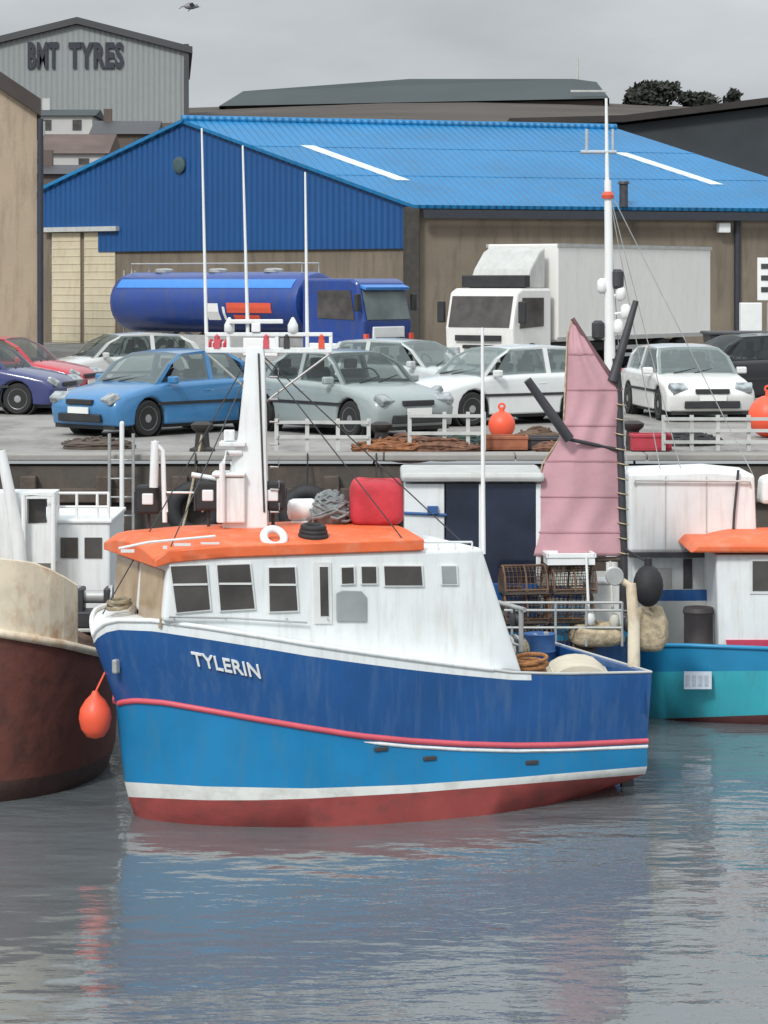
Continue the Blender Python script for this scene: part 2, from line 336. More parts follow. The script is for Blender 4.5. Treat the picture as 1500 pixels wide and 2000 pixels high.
# grey tyre shed on the hill
Y = 190.0
def PX(px, py, Y): return at(px, py, Y)
t_ = thing('tyre_workshop', 'tall grey gabled building on the hill with dark lettering under its eaves', 'building', PX(180, 235, Y))
greyclad = mat('grey_profiled_cladding', (.27, .29, .29), .6, .06, .1, wave=((1, 0, 0), 2.5, .02), dirt=(.2, .21, .21), damt=.4)
mb = MB(); poly = [PX(-330, 330, Y), PX(366, 330, Y), PX(366, 102, Y), PX(150, 48, Y), PX(-330, 165, Y)]
mb.prism(poly, (-1.95, 24, 0)); obj('wall', mb, greyclad, t_)
rd = mat('dark_roof_sheet', (.06, .06, .065), .6, .15, .2)
mb = MB(); rt = [PX(376, 104, Y - .4), PX(150, 46, Y - .4), PX(-340, 166, Y - .4)]
for a, bb in zip(rt, rt[1:]): mb.prism([a, bb, bb + UZ * .5, a + UZ * .5], (-2.1, 25, 0))
obj('roof', mb, rd, t_)
mb = MB(); mb.box(PX(364, 165, Y - .1) , (.35, .3, 6.0)); obj('corner_flashing', mb, rd, t_)
ink = mat('dark_sign_lettering', (.03, .032, .045), .6, .2)
a = PX(54, 134, Y - .12); bb = PX(242, 136, Y - .12)
wd = (bb - a).length; mid = lettering('lettering', 'BMT', a, (1, 0, 0), (0, 0, 1), 52 * Y / F, 60 * Y / F, ink, t_, .08, .045)
lettering('lettering', 'TYRES', PX(134, 134, Y - .12), (1, 0, 0), (0, 0, 1), 52 * Y / F, 107 * Y / F, ink, t_, .08, .045)

# tan building at the left edge
Y = 84.0
t_ = thing('tan_building', 'tan rendered building with a dark gabled roof at the left edge', 'building', PX(20, 706, Y))
tanr = mat('tan_render', (.38, .3, .22), .9, .07, .4, bump=.015, bscale=12, dirt=(.2, .155, .115), damt=.7, dscale=(.9, .9, .15))
mb = MB(); mb.prism([PX(-560, 705.5, Y), PX(72, 705.5, Y), PX(72, 222, Y), PX(-244, 10, Y), PX(-560, 222, Y)], (-2.0, 14, 0)); obj('wall', mb, tanr, t_)
mb = MB(); rb = mat('dark_slate_roof', (.05, .038, .034), .7, .25, .8, bump=.01)
for a, bb in ((PX(80, 226, Y - .3), PX(-244, 8, Y - .3)), (PX(-568, 226, Y - .3), PX(-244, 8, Y - .3))): mb.prism([a, bb, bb + UZ * .55, a + UZ * .55], (-2.1, 14.6, 0))
obj('roof', mb, rb, t_)
mb = MB(); mb.cyl(PX(79, 700, Y - .12), PX(79, 232, Y - .12), .1); obj('downpipe', mb, gutterm, t_, 40)

# long dark-roofed shed on the skyline
Y = 225.0
t_ = thing('long_hill_shed', 'long low shed with a dark grey roof on the skyline', 'shed', PX(800, 245, Y))
hillwall = mat('brown_grey_wall', (.13, .1, .085), .85, .25, .3, dirt=(.09, .06, .05), damt=.7, dscale=(.3, .3, .3))
mb = MB(); mb.prism([PX(440, 300, Y), PX(1178, 300, Y), PX(1178, 196, Y), PX(440, 206, Y)], (0, 14, 0)); obj('wall', mb, hillwall, t_)
dgrey = mat('dark_grey_roof', (.042, .055, .058), .75, .12, .15)
b0, b1, b2, b3 = PX(428, 207, Y - .8), PX(1190, 192, Y - .8), PX(1190, 192, Y + 15), PX(428, 207, Y + 15)
b2.z = b1.z; b3.z = b0.z
q0 = PX(475, 178, Y + 5); q1 = PX(800, 154, Y + 7); q2 = PX(1120, 154, Y + 7); q3 = PX(1165, 160, Y + 5)
mb = MB(); mb.mesh([b0, b1, b2, b3, q0, q1, q2, q3], [(0, 1, 7, 6, 5, 4), (1, 2, 7), (2, 3, 4, 5, 6, 7), (3, 0, 4), (0, 3, 2, 1)]); obj('roof', mb, dgrey, t_)
mb = MB(); mb.box(PX(1150, 178, Y - .5), (3.2, .3, .18)); obj('roof_edge_strip', mb, grey, t_)
mb = MB(); mb.cyl(PX(1128, 160, Y + 7), PX(1128, 112, Y + 7), .13, .09); tag(obj('chimney_pole', mb, grey), 'thin pole standing up from the long dark roof on the skyline', 'pole')

# dark shed behind the blue roof's right end
Y = 132.0
t_ = thing('dark_roofed_shed', 'black-roofed shed rising to the right behind the bright blue roof', 'shed', PX(1400, 300, Y))
mb = MB(); blk = mat('black_roof_felt', (.03, .026, .024), .8, .3, .3, dirt=(.05, .04, .036), damt=.5, dscale=(.2, .2, .2))
mb.prism([PX(1010, 246, Y), PX(1220, 244, Y), PX(1520, 206, Y), PX(1900, 160, Y), PX(1900, 420, Y), PX(1010, 420, Y)][::-1], (0, 9, 0)); 
obj('wall', mb, mat('dark_slate_blue_sheet', (.035, .043, .05), .75, .3, .3), t_)
mb = MB(); ps = [PX(995, 244, Y - .6), PX(1220, 238, Y - .6), PX(1520, 201, Y - .6), PX(1905, 155, Y - .6)]
for a, bb in zip(ps, ps[1:]): mb.prism([a, bb, bb + UZ * .35, a + UZ * .35], (0, 10.5, 0))
obj('roof', mb, blk, t_)

# small buildings on the slope between the tan building and the tyre workshop
def cottage(label, x0, x1, ytop, yeave, ybase, Y, wallm, roofm, depth=6, slope=.5):
    t_ = thing('hillside_house', label, 'house', PX((x0 + x1) / 2, ybase, Y), 0, None)
    a = PX(x0, ybase, Y); bb = PX(x1, ybase, Y); ez = PX(x0, yeave, Y).z; rz_ = PX(x0, ytop, Y + depth / 2).z
    mb = MB(); mb.box(((a.x + bb.x) / 2, Y + depth / 2, (ez + a.z) / 2 - .5), (bb.x - a.x, depth, ez - a.z + 1)); obj('wall', mb, wallm, t_)
    mb = MB(); e = .25
    mb.prism([(a.x - e, Y - e, ez), (a.x - e, Y + depth / 2, rz_), (a.x - e, Y + depth + e, ez)], (bb.x - a.x + 2 * e, 0, 0)); rf = obj('roof', mb, roofm, t_)
    mb = MB(); mb.box((a.x + .6, Y + depth / 2, rz_ + .25), (.5, .5, 1.0)); obj('chimney', mb, wallm, rf)
    n = max(1, int((bb.x - a.x) / 1.8))
    for k in range(n):
        mb = MB(); mb.box((a.x + (k + .5) * (bb.x - a.x) / n, Y - .01, ez - .62), (.6, .08, .7)); obj('window', mb, glass, t_)
brroof = mat('brown_tiled_roof', (.12, .085, .075), .85, .2, .6, bump=.02)
palew = mat('pale_harled_wall', (.5, .5, .48), .9, .1, .5)
cottage('pale walled low house right under the grey tyre building', 62, 180, 214, 226, 262, 172, palew, dgrey)
cottage('brown roofed house stepped below the pale low house', 40, 205, 262, 300, 330, 146, palew, brroof, 8)
cottage('small dark roofed house left of the blue gable peak', 182, 300, 236, 262, 300, 160, hillwall, rd)
cottage('low dark house at the foot of the slope, against the blue gable', 60, 180, 322, 340, 380, 128, hillwall, rd, 4)

# trees on the skyline at the right
leafm = mat('dark_foliage', (.032, .035, .028), .95, .3, 1.2)
bark = mat('dark_bark', (.05, .04, .03), .9, .2)
def tree(label, px, ytop, ybase, wpx, Y, n=2600):
    b_ = PX(px, ybase, Y); tp = PX(px, ytop, Y); h = tp.z - b_.z; rw = wpx * Y / F / 2
    t_ = thing('hill_tree', label, 'tree', b_, 0)
    mb = MB(); mb.tube([b_ - UZ * 1, b_ + UZ * h * .35, b_ + Vector((.1, 0, h * .8))], [.3, .22, .06])
    for k in range(5):
        a = k * 1.3; mb.tube([b_ + UZ * h * .3, b_ + Vector((math.cos(a) * rw * .5, math.sin(a) * rw * .5, h * .65))], [.12, .04], 6)
    obj('trunk', mb, bark, t_)
    mb = MB(); cl_ = []
    for k in range(14): cl_.append((Vector((random.uniform(-.65, .65) * rw, random.uniform(-.5, .5) * rw, h * random.uniform(.12, .68))), rw * random.uniform(.3, .5)))
    cl_.append((Vector((0, 0, h * .72)), rw * .4))
    for k in range(n):
        cc, rr = random.choice(cl_); d = Vector((random.gauss(0, 1), random.gauss(0, 1), random.gauss(0, .8))).normalized() * rr * random.uniform(.5, 1.05)
        p = b_ + cc + d; sz = random.uniform(.2, .42); u = Vector((random.gauss(0, 1), random.gauss(0, 1), random.gauss(0, 1))).normalized(); v = u.orthogonal().normalized()
        if p.z > tp.z: p.z = tp.z - random.random() * .3
        mb.face([p - u * sz, p + v * sz * .6, p + u * sz, p - v * sz * .6])
    obj('crown', mb, leafm, t_)
tree('broad dark rounded tree on the skyline right of the long roof', 1272, 160, 212, 120, 236)
tree('low ragged bush on the skyline, right of the rounded tree', 1365, 182, 207, 80, 238, 900)
tree('small upright bush on the skyline near the right edge', 1432, 172, 207, 36, 240, 500)

# gull in the sky
gm = mat('gull_grey', (.16, .15, .15), .8, .2); gc = at(372, 14, 110)
t_ = MB()
t_.ball(gc, .11, n=12, sq=(2.3, 1, .9)); t_.ball(gc + Vector((.27, 0, .03)), .07, n=10, sq=(1.3, 1, 1)); t_.cyl(gc + Vector((.34, 0, .02)), gc + Vector((.44, 0, .0)), .02, .005, 6)
t_.mesh([gc + Vector(p) for p in ((-.2, -.03, .02), (-.42, -.08, .04), (-.42, .08, .04), (-.2, .03, -.02))], [(0, 1, 2, 3)])
for sgn, k in ((-1, 0), (1, 1)):
    pts = [Vector((.1, sgn * .05, .04)), Vector((.02 + .2 * k, sgn * .3, .16)), Vector((-.45 + .3 * k, sgn * .55, -.12))]; ch = [.2, .2, .03]
    vs = []
    for p, cw in zip(pts, ch): vs += [gc + p + Vector((cw * .5, 0, .01)), gc + p + Vector((-cw * .5, 0, 0)), gc + p + Vector((0, 0, -.02))]
    t_.mesh(vs, [(0, 1, 4, 3), (3, 4, 7, 6), (1, 2, 5, 4), (2, 0, 3, 5), (4, 5, 8, 7), (5, 3, 6, 8)])
tag(obj('seagull', t_, gm, smooth=50), 'dark gull with bent wings flying high in the grey sky', 'bird')

# ------------------------------------------------------------------ vehicles
tyre = mat('tyre', (.02, .02, .02), .8, .2); rim = mat('alloy_rim', (.4, .4, .4), .35, .1, metal=.6)
trim = mat('black_plastic_trim', (.025, .026, .028), .6, .2); lampm = mat('headlamp_glass', (.3, .33, .34), .08, .5, 9); tailm = mat('tail_lamp_red', (.45, .02, .02), .25, .1)
seatm = mat('seat_cloth', (.06, .06, .065), .9, .2)
def clearglass(n_, tint, op):
    m = bpy.data.materials.new(n_); m.use_nodes = True; t = m.node_tree; ns = t.nodes; lk = t.links.new
    b = ns['Principled BSDF']; b.inputs['Base Color'].default_value = (*tint, 1); b.inputs['Roughness'].default_value = .04; b.inputs['Specular IOR Level'].default_value = .8
    tr = ns.new('ShaderNodeBsdfTransparent'); tr.inputs[0].default_value = (.75, .82, .8, 1); mx_ = ns.new('ShaderNodeMixShader'); mx_.inputs[0].default_value = op
    c = ns.new('ShaderNodeTexCoord'); n = ns.new('ShaderNodeTexNoise'); n.inputs['Scale'].default_value = .8; lk(c.outputs['Object'], n.inputs['Vector'])
    bp = ns.new('ShaderNodeBump'); bp.inputs['Distance'].default_value = .02; lk(n.outputs['Fac'], bp.inputs['Height']); lk(bp.outputs[0], b.inputs['Normal'])
    lk(tr.outputs[0], mx_.inputs[1]); lk(b.outputs[0], mx_.inputs[2]); lk(mx_.outputs[0], ns['Material Output'].inputs[0]); return m
carglass = clearglass('car_window_glass', (.05, .06, .06), .38); palecarglass = clearglass('pale_car_glass', (.2, .24, .24), .5)
platew = mat('number_plate_white', (.75, .75, .72), .5, .03)
def car(label, paint, loc, head, Lc=4.1, Wc=1.72, Hc=1.44, kind='hatch', group='cars parked on the quay', gl=None):
    gl = palecarglass if gl else carglass
    t_ = thing('parked_car', label, 'car', loc, head, group)
    h = Lc / 2; wr = .315; fa, ra = h - .82, -h + .78; q = Hc / 1.44
    def arch(cx): return [(cx + .38 * math.cos(a * math.pi / 8), .3 + .38 * math.sin(a * math.pi / 8)) for a in range(0, 9)]
    top = [(h - .03, .36), (h, .5), (h - .05, .63 * q), (h - .2, .74 * q), (h - .6, .84 * q), (h - 1.12, .93 * q), (0, .96 * q), (-h + .55, .98 * q), (-h + .12, .95 * q), (-h + .02, .8 * q), (-h, .55), (-h + .04, .32)]
    bot = [(-h + .1, .2), (ra - .38, .2)] + arch(ra)[::-1] + [(ra + .38, .2), (fa - .38, .2)] + arch(fa)[::-1] + [(fa + .38, .2), (h - .1, .2)]
    prof = top + bot; n = len(prof); sl_ = []
    for yy, sx, dz in ((-.5, .93, -.10), (-.47, .965, -.035), (-.36, .992, 0), (0, 1, .012), (.36, .992, 0), (.47, .965, -.035), (.5, .93, -.10)):
        sl_.append([Vector((x * (sx if i < len(top) else min(1, sx + .02)), yy * Wc, z + (dz * min(1, max(0, (z - .45) / .4)) if i < len(top) else 0))) for i, (x, z) in enumerate(prof)])
    mb = MB(); k = len(sl_)
    mb.mesh([v for r_ in sl_ for v in r_], [(j * n + i, j * n + (i + 1) % n, (j + 1) * n + (i + 1) % n, (j + 1) * n + i) for j in range(k - 1) for i in range(n)] + [tuple(range(n)), tuple((k - 1) * n + i for i in range(n - 1, -1, -1))])
    body = obj('body', mb, paint, t_, 60, local=True, bevel=.03)
    # cabin: belt ring to roof ring
    zb = .90 * q; zr = Hc
    xa, xr0 = h - 1.05, h - 1.78
    xr1, xd = (-h + .62, -h + .2) if kind == 'hatch' else (-h + 1.22, -h + .62)
    wb, wr_ = Wc * .47, Wc * .36
    xs_ = [(xa, zb, wb * .97), ((xa + xr0) / 2, (zb + zr) / 2 + .06, (wb + wr_) / 2), (xr0, zr - .045, wr_ * .98), ((xr0 + xr1) / 2, zr, wr_), (xr1, zr - .05, wr_ * .97), ((xr1 + xd) / 2 - .03, (zb + zr) / 2 + .05, (wb + wr_) / 2 * .97), (xd, zb, wb * .93)]
    rows = []
    for x, z, wv in xs_: e_ = .03 * (1 if x > 0 else -1); rows.append([Vector((x, -wv, z)), Vector((x + e_, -wv * .5, z + .025)), Vector((x + e_, wv * .5, z + .025)), Vector((x, wv, z))])
    mb = MB()
    for a, bb in zip(rows[2:5], rows[3:5]):
        for i in range(3): mb.face([a[i], a[i + 1], bb[i + 1], bb[i]]); mb.face([v - UZ * .05 for v in (bb[i], bb[i + 1], a[i + 1], a[i])])
    for a, bb in ((2, 3), (3, 4)):
        for i in (0, 3): mb.face([rows[a][i], rows[bb][i], rows[bb][i] - UZ * .05, rows[a][i] - UZ * .05])
    for k in (2, 4):
        for i in range(3): mb.face([rows[k][i], rows[k][i + 1], rows[k][i + 1] - UZ * .05, rows[k][i] - UZ * .05])
    roof_ = obj('roof', mb, paint, t_, 50, local=True)
    mb = MB(); mid_ = (xr0 + xr1) / 2 - .02
    for sgn, i in ((-1, 0), (1, 3)):
        inn = Vector((0, -sgn * .06, 0))
        def strip(pts, wd):
            for a, bb in zip(pts, pts[1:]): mb.prism([a, a + Vector((wd, 0, 0)), bb + Vector((wd, 0, 0)), bb], inn)
        strip([rows[0][i] - UZ * .03, rows[1][i], rows[2][i]], -.09); obj('windscreen_pillar', mb, paint, t_, local=True); mb = MB(); strip([rows[6][i] - UZ * .05, rows[5][i], rows[4][i]], .20 if kind == 'hatch' else .14); obj('rear_pillar', mb, paint, t_, local=True); mb = MB()
        fz = lambda z: (wb * .965 + (wr_ - wb * .965) * (z - zb) / (zr - zb)) * sgn
        strip([Vector((mid_ - .05, fz(zb - .04), zb - .04)), Vector((mid_ - .05, fz(zr - .03), zr - .03))], .1); obj('door_pillar', mb, paint, t_, local=True); mb = MB()
    mb = MB(); sg_ = [rows[0][0] - UZ * .04, rows[0][3] - UZ * .04, rows[6][3] - UZ * .04, rows[6][0] - UZ * .04]; mb.face(sg_); obj('interior_floor', mb, trim, t_, local=True)
    for sx in (.05, -.95):
        for sy in (-.36, .36):
            mb = MB(); mb.box((xr0 - .62 + sx, sy, zb + .04), (.12, .46, .34), M=Matrix.Rotation(-.2, 3, 'Y')); mb.box((xr0 - .66 + sx, sy, zb + .3), (.09, .26, .17)); obj('seat', mb, seatm, t_, bevel=.03, local=True)
    mb = MB(); mb.ring((xr0 - .02, .36, zb + .08), .17, .016, axis=(1, 0, .5), n=18, k=6); obj('steering_wheel', mb, trim, t_, 60, local=True)
    mb = MB(); mb.box((xa - .32, 0, zb + .0), (.5, wb * 1.7, .12)); obj('dashboard', mb, trim, t_, bevel=.03, local=True)
    def pane(name, pts, nrm, m_=gl):
        mb = MB(); nrm = Vector(nrm).normalized(); mb.face([p + nrm * .004 for p in pts]); return obj(name, mb, m_, t_, local=True)
    def lerp(a, bb, f): return a + (bb - a) * f
    def front_pane(name, ids):
        mb = MB(); rr = [rows[k] for k in ids]
        for a, bb in zip(rr, rr[1:]):
            for i in range(3): mb.face([a[i], a[i + 1], bb[i + 1], bb[i]])
        obj(name, mb, gl, t_, 60, local=True)
    front_pane('windscreen', (0, 1, 2)); front_pane('rear_window', (6, 5, 4))
    for x0, x1 in ((h - .9, h - 1.0),):
        mb = MB(); mb.tube([(xa + .06, -.1, zb + .02), (xa - .12, .45, zb + .13)], .012, 5); mb.tube([(xa + .06, -.5, zb + .02), (xa - .1, .05, zb + .12)], .012, 5); obj('wiper', mb, trim, t_, local=True)
    for sgn in (-1, 1):
        def sp2(x, z):
            f = (z - zb) / (zr - zb); return Vector((x, sgn * (wb * .955 + (wr_ - wb * .955) * f - .012), z))
        z0, z1 = zb + .05, zr - .11
        def xf(z): f = (z - zb) / (zr - zb); return xa + (xr0 - xa) * f - .12
        def xb(z): f = (z - zb) / (zr - zb); return xd + (xr1 - xd) * f + .16
        mid = (xr0 + xr1) / 2 - .02
        pane('side_window', [sp2(xf(z0) - .1, z0 - .06), sp2(mid + .05, z0 - .06), sp2(mid + .05, z1 + .06), sp2(xf(z1) - .04, z1 + .06)], (0, sgn, .3))
        pane('side_window', [sp2(mid - .04, z0 - .06), sp2(xb(z0) + .05, z0 - .06), sp2(xb(z1), z1 + .06), sp2(mid - .04, z1 + .06)], (0, sgn, .3))
        mb = MB(); mb.box((xa - .28, sgn * (Wc * .5 + .07), zb + .06), (.12, .2, .13)); obj('wing_mirror', mb, paint, t_, bevel=.03, local=True)
        mb = MB(); mb.box((h - .14, sgn * Wc * .37, .66 * q), (.24, Wc * .19, .125), M=Matrix.Rotation(-sgn * .3, 3, 'Z') @ Matrix.Rotation(.5, 3, 'Y')); obj('headlight', mb, lampm, t_, bevel=.03, local=True)
        mb = MB(); mb.box((-h + .08, sgn * Wc * .41, .78 * q), (.14, Wc * .13, .26)); obj('tail_light', mb, tailm, t_, bevel=.03, local=True)
        mb = MB(); mb.box((0, sgn * (Wc * .5 + .002), .56), (Lc * .5, .03, .05)); obj('side_moulding', mb, trim, t_, local=True)
        ys_ = sgn * (Wc * .5 + .0035)
        mb = MB()
        for x_ in (xa - .28, mid + .0, -h + .86):
            mb.box((x_, sgn * (Wc * .47 + .028), .6), (.012, .03, .46))
        obj('door_seam', mb, trim, t_, local=True)
        mb = MB()
        for x_ in (mid + .2, -h + 1.02): mb.box((x_, sgn * (Wc * .492), .76 * q), (.17, .04, .03))
        obj('door_handle', mb, paint, t_, bevel=.008, local=True)
        for ax in (fa, ra):
            mb = MB(); mb.lathe((ax, sgn * (Wc * .5 - .27), .31), [(.01, 0), (.375, 0), (.375, .24), (.36, .24), (.36, .01)], axis=(0, sgn, 0), n=24); obj('wheel_arch', mb, trim, t_, 40, local=True)
            mb = MB(); mb.lathe((ax, sgn * (Wc * .5 - .19), wr), [(.2, -.01), (wr - .03, 0), (wr, .04), (wr, .15), (wr - .03, .19), (.2, .185)], axis=(0, sgn, 0), n=24); wl = obj('wheel', mb, tyre, t_, 40, local=True)
            mb = MB(); mb.lathe((ax, sgn * (Wc * .5 - .015), wr), [(.205, -.02), (.205, .012), (.17, .0), (.05, .012)], axis=(0, sgn, 0), n=20); obj('rim', mb, rim, wl, 40, local=True)
    mb = MB(); mb.box((h - .035, 0, .33), (.1, Wc * .62, .14)); obj('lower_grille', mb, trim, t_, bevel=.02, local=True)
    mb = MB(); mb.box((h - .02, 0, .6 * q), (.08, Wc * .38, .09)); obj('grille', mb, trim, t_, bevel=.015, local=True)
    for sx in (1, -1):
        mb = MB(); mb.box((sx * (h + .018), 0, .46), (.02, .52, .11)); obj('number_plate', mb, platew, t_, local=True)
    mb = MB(); mb.box((0, 0, .19), (Lc * .94, Wc * .88, .1)); obj('underbody', mb, trim, t_, local=True)
    return t_
def paintm(n_, rgb): return mat(n_, rgb, .28, .05, 2, coat=.6, dirt=tuple(x * .75 for x in rgb), damt=.3)
def gpos(px, Y): return ((px - 750) * Y / F, Y, QZ)
car('dark violet-blue hatchback at the left edge of the quay, its bonnet pointing right', paintm('violet_blue_paint', (.035, .045, .15)), gpos(-45, 52), R(-12), 4.0)
car('red hatchback half hidden behind the violet-blue car', paintm('red_paint', (.5, .03, .05)), gpos(12, 56.5), R(-14), 4.0)
car('silver-white saloon parked behind the blue saloon', paintm('silver_white_paint', (.55, .56, .54)), gpos(255, 60), R(205), 4.5, kind='saloon')
car('mid blue saloon left of the white mast, its bonnet towards the water', paintm('mid_blue_paint', (.05, .2, .42)), gpos(330, 45.2), R(228), 4.2, kind='saloon', gl=greyglass)
car('silver saloon right of the white mast, nose turned to the quay edge', paintm('silver_paint', (.3, .345, .34)), gpos(672, 44.9), R(-52), 4.2, kind='saloon')
car('white hatchback between the silver saloon and the pink sail', paintm('white_car_paint', (.68, .7, .69)), gpos(975, 48.2), R(212), 4.0, gl=greyglass)
car('pale grey hatchback behind the silver saloon, right of the blue tanker', paintm('pale_grey_paint', (.5, .53, .52)), gpos(800, 53.5), R(-35), 4.0, gl=greyglass)
car('white car facing the water to the right of the pink sail', paintm('bright_white_paint', (.74, .74, .72)), gpos(1338, 50.2), R(-82), 4.1, Hc=1.4, gl=greyglass)
car('black car behind the white car near the right edge', paintm('black_paint', (.015, .014, .018)), gpos(1462, 56), R(196), 4.4, Hc=1.5)

# blue tanker lorry
tb = mat('tanker_blue', (.012, .05, .25), .36, .1, .8, coat=.3, dirt=(.06, .07, .12), damt=.6)
tl = mat('tanker_stripe_blue', (.05, .22, .6), .35, .05)
t_ = thing('tanker_lorry', 'dark blue tanker lorry with white bumper parked before the blue shed', 'lorry', gpos(495, 77.2), R(-37))
def lorry_wheels(t_, xs_, wv):
    for x in xs_:
        for sgn in (-1, 1):
            mb = MB(); mb.lathe((x, sgn * (wv / 2 - .3), .48), [(.25, 0), (.44, 0), (.48, .05), (.48, .25), (.44, .3), (.25, .28)], axis=(0, sgn, 0), n=20); wl = obj('wheel', mb, tyre, t_, 40, local=True)
            mb = MB(); mb.lathe((x, sgn * (wv / 2 - .02), .48), [(.26, -.05), (.24, .01), (.08, .03)], axis=(0, sgn, 0), n=16); obj('rim', mb, rim, wl, 40, local=True)
mb = MB(); n = 26; prof = [(1.12 * math.cos(a * 6.28318 / n), 2.02 + .93 * math.sin(a * 6.28318 / n)) for a in range(n)]
rws = [(-5.0, .82), (-4.9, .95), (-4.7, 1), (2.3, 1), (2.5, .95), (2.58, .82)]
mb.mesh([Vector((x, y * k, 2.02 + (z - 2.02) * k)) for x, k in rws for y, z in prof], [(j * n + i, j * n + (i + 1) % n, (j + 1) * n + (i + 1) % n, (j + 1) * n + i) for j in range(len(rws) - 1) for i in range(n)] + [tuple(range(n)), tuple((len(rws) - 1) * n + i for i in range(n))])
tank = obj('tank', mb, tb, t_, 40, local=True)
mb = MB()
for a0 in (4.0,): pass
ang = [R(-142 - 8 * i) for i in range(4)]
def tk(x, a, o=.012): return Vector((x, (1.12 + o) * math.cos(a), 2.02 + (.93 + o) * math.sin(a)))
for a0, a1 in zip([R(200), R(196), R(192), R(188)], [R(196), R(192), R(188), R(184)]):
    mb.face([tk(-4.68, a0), tk(2.28, a0), tk(2.28, a1), tk(-4.68, a1)])
mb2 = MB()
for a0 in range(4):
    aa, ab = R(205 - 0 - a0 * 6 - 55), R(205 - (a0 + 1) * 6 - 55)
mb = MB()
for k in range(4):
    aa, ab = R(-180 - 28 - k * 5), R(-180 - 28 - (k + 1) * 5); mb.face([tk(-4.68, aa), tk(2.28, aa), tk(2.28, ab), tk(-4.68, ab)])
obj('stripe', mb, tl, tank, local=True)
orm = mat('orange_red_marking', (.7, .1, .05), .5, .1)
mb = MB()
def tpatch(mb, x0, x1, z0, z1):
    for zz0, zz1 in ((z0, (z0 + z1) / 2), ((z0 + z1) / 2, z1)):
        a0 = math.pi + math.asin(-(zz0 - 2.02) / .945); a1 = math.pi + math.asin(-(zz1 - 2.02) / .945)
        mb.face([tk(x0, a0, .016), tk(x1, a0, .016), tk(x1, a1, .016), tk(x0, a1, .016)])
tpatch(mb, -.12, 1.6, 1.72, 2.02); tpatch(mb, .1, 1.1, 1.5, 1.66)
obj('marking', mb, orm, tank, local=True)
mb = MB(); tpatch(mb, -.95, -.45, 1.5, 2.0); tpatch(mb, -.3, -.2, 1.5, 1.9); obj('emblem', mb, clean, tank, local=True)
mb = MB(); mb.box((-1, 0, .85), (8.6, .9, .25)); mb.box((-1.2, -1.08, .8), (6.2, .06, .5)); obj('chassis', mb, steel, t_, local=True)
mb = MB(); mb.prism([(2.8, -1.15, .55), (5.05, -1.15, .55), (5.1, -1.15, 1.5), (4.85, -1.15, 2.62), (4.6, -1.15, 2.74), (2.8, -1.15, 2.74)], (0, 2.3, 0)); cab = obj('cab', mb, tb, t_, bevel=.08, local=True)
mb = MB(); mb.prism([(5.1, -1.02, 1.55), (5.1, 1.02, 1.55), (4.9, 1.02, 2.42), (4.9, -1.02, 2.42)], (.022, 0, .006)); obj('windscreen', mb, greyglass, t_, local=True)
for sgn in (-1, 1):
    mb = MB(); mb.prism([(3.4, sgn * 1.155, 1.6), (4.75, sgn * 1.155, 1.55), (4.6, sgn * 1.155, 2.4), (3.4, sgn * 1.155, 2.4)], (0, sgn * .02, 0)); obj('side_window', mb, glass, t_, local=True)
    mb = MB(); mb.box((5.0, sgn * 1.35, 2.05), (.12, .2, .5)); obj('wing_mirror', mb, trim, t_, bevel=.03, local=True)
    mb = MB(); mb.box((5.1, sgn * .85, .78), (.12, .36, .2)); obj('headlight', mb, lampm, t_, bevel=.03, local=True)
    mb = MB(); mb.box((5.11, sgn * 1.08, 1.05), (.1, .14, .2)); obj('indicator', mb, orm, t_, local=True)
mb = MB(); mb.box((5.0, 0, .62), (.34, 2.34, .34)); mb.box((5.08, 0, 1.15), (.1, 1.5, .4)); mb.box((3.9, -1.17, .62), (1.6, .06, .5)); obj('bumper', mb, clean, t_, bevel=.04, local=True)
mb = MB(); mb.box((5.15, 0, .98), (.06, 1.3, .12)); obj('grille', mb, trim, t_, local=True)
mb = MB(); mb.box((4.9, 0, 2.5), (.36, 2.1, .1), M=Matrix.Rotation(.3, 3, 'Y')); obj('sun_visor', mb, tl, t_, bevel=.02, local=True)
lorry_wheels(t_, (4.0, -2.6, -3.75), 2.3)

mb = MB()
for x in (-3.6, -1.4, .8): mb.lathe((x, 0, 2.93), [(.3, 0), (.3, .08), (.22, .12), (.05, .13)], n=16)
obj('manhole_lid', mb, steel, tank, 40, local=True)
mb = MB()
for y in (-.4, .4): mb.tube([(-4.6, y, 2.9), (-4.6, y, 3.2), (2.2, y, 3.2), (2.2, y, 2.9)], .025, 6)
obj('walkway_rail', mb, steel, tank, local=True)
mb = MB()
for y in (-.25, .25): mb.cyl((-5.06, y, .8), (-5.06, y, 3.0), .025)
for k in range(8): mb.cyl((-5.06, -.25, .95 + k * .26), (-5.06, .25, .95 + k * .26), .018)
obj('rear_ladder', mb, steel, t_, local=True)
mb = MB(); mb.box((1.2, -1.08, .72), (1.3, .12, .52)); mb.box((-.4, -1.1, .66), (.9, .1, .4)); obj('valve_locker', mb, clean, t_, bevel=.02, local=True)
mb = MB()
for k in range(4): mb.tube([(-.1 - k * .2, -1.12, .9), (-.1 - k * .2, -1.22, .8), (-.1 - k * .2, -1.22, .66)], .05, 8)
obj('outlet_valve', mb, red, t_, 40, local=True)
for x in (-2.6, -3.75, 4.0):
    for sgn in (-1, 1):
        mb = MB(); pts_ = [(x + .62 * math.cos(R(a)), .48 + .62 * math.sin(R(a))) for a in range(10, 171, 16)]
        mb.mesh([Vector((px_, sgn * yy_, pz_)) for px_, pz_ in pts_ for yy_ in (.84, 1.16)], [(2 * k, 2 * k + 1, 2 * k + 3, 2 * k + 2) for k in range(len(pts_) - 1)]); obj('mudguard', mb, trim, t_, local=True)
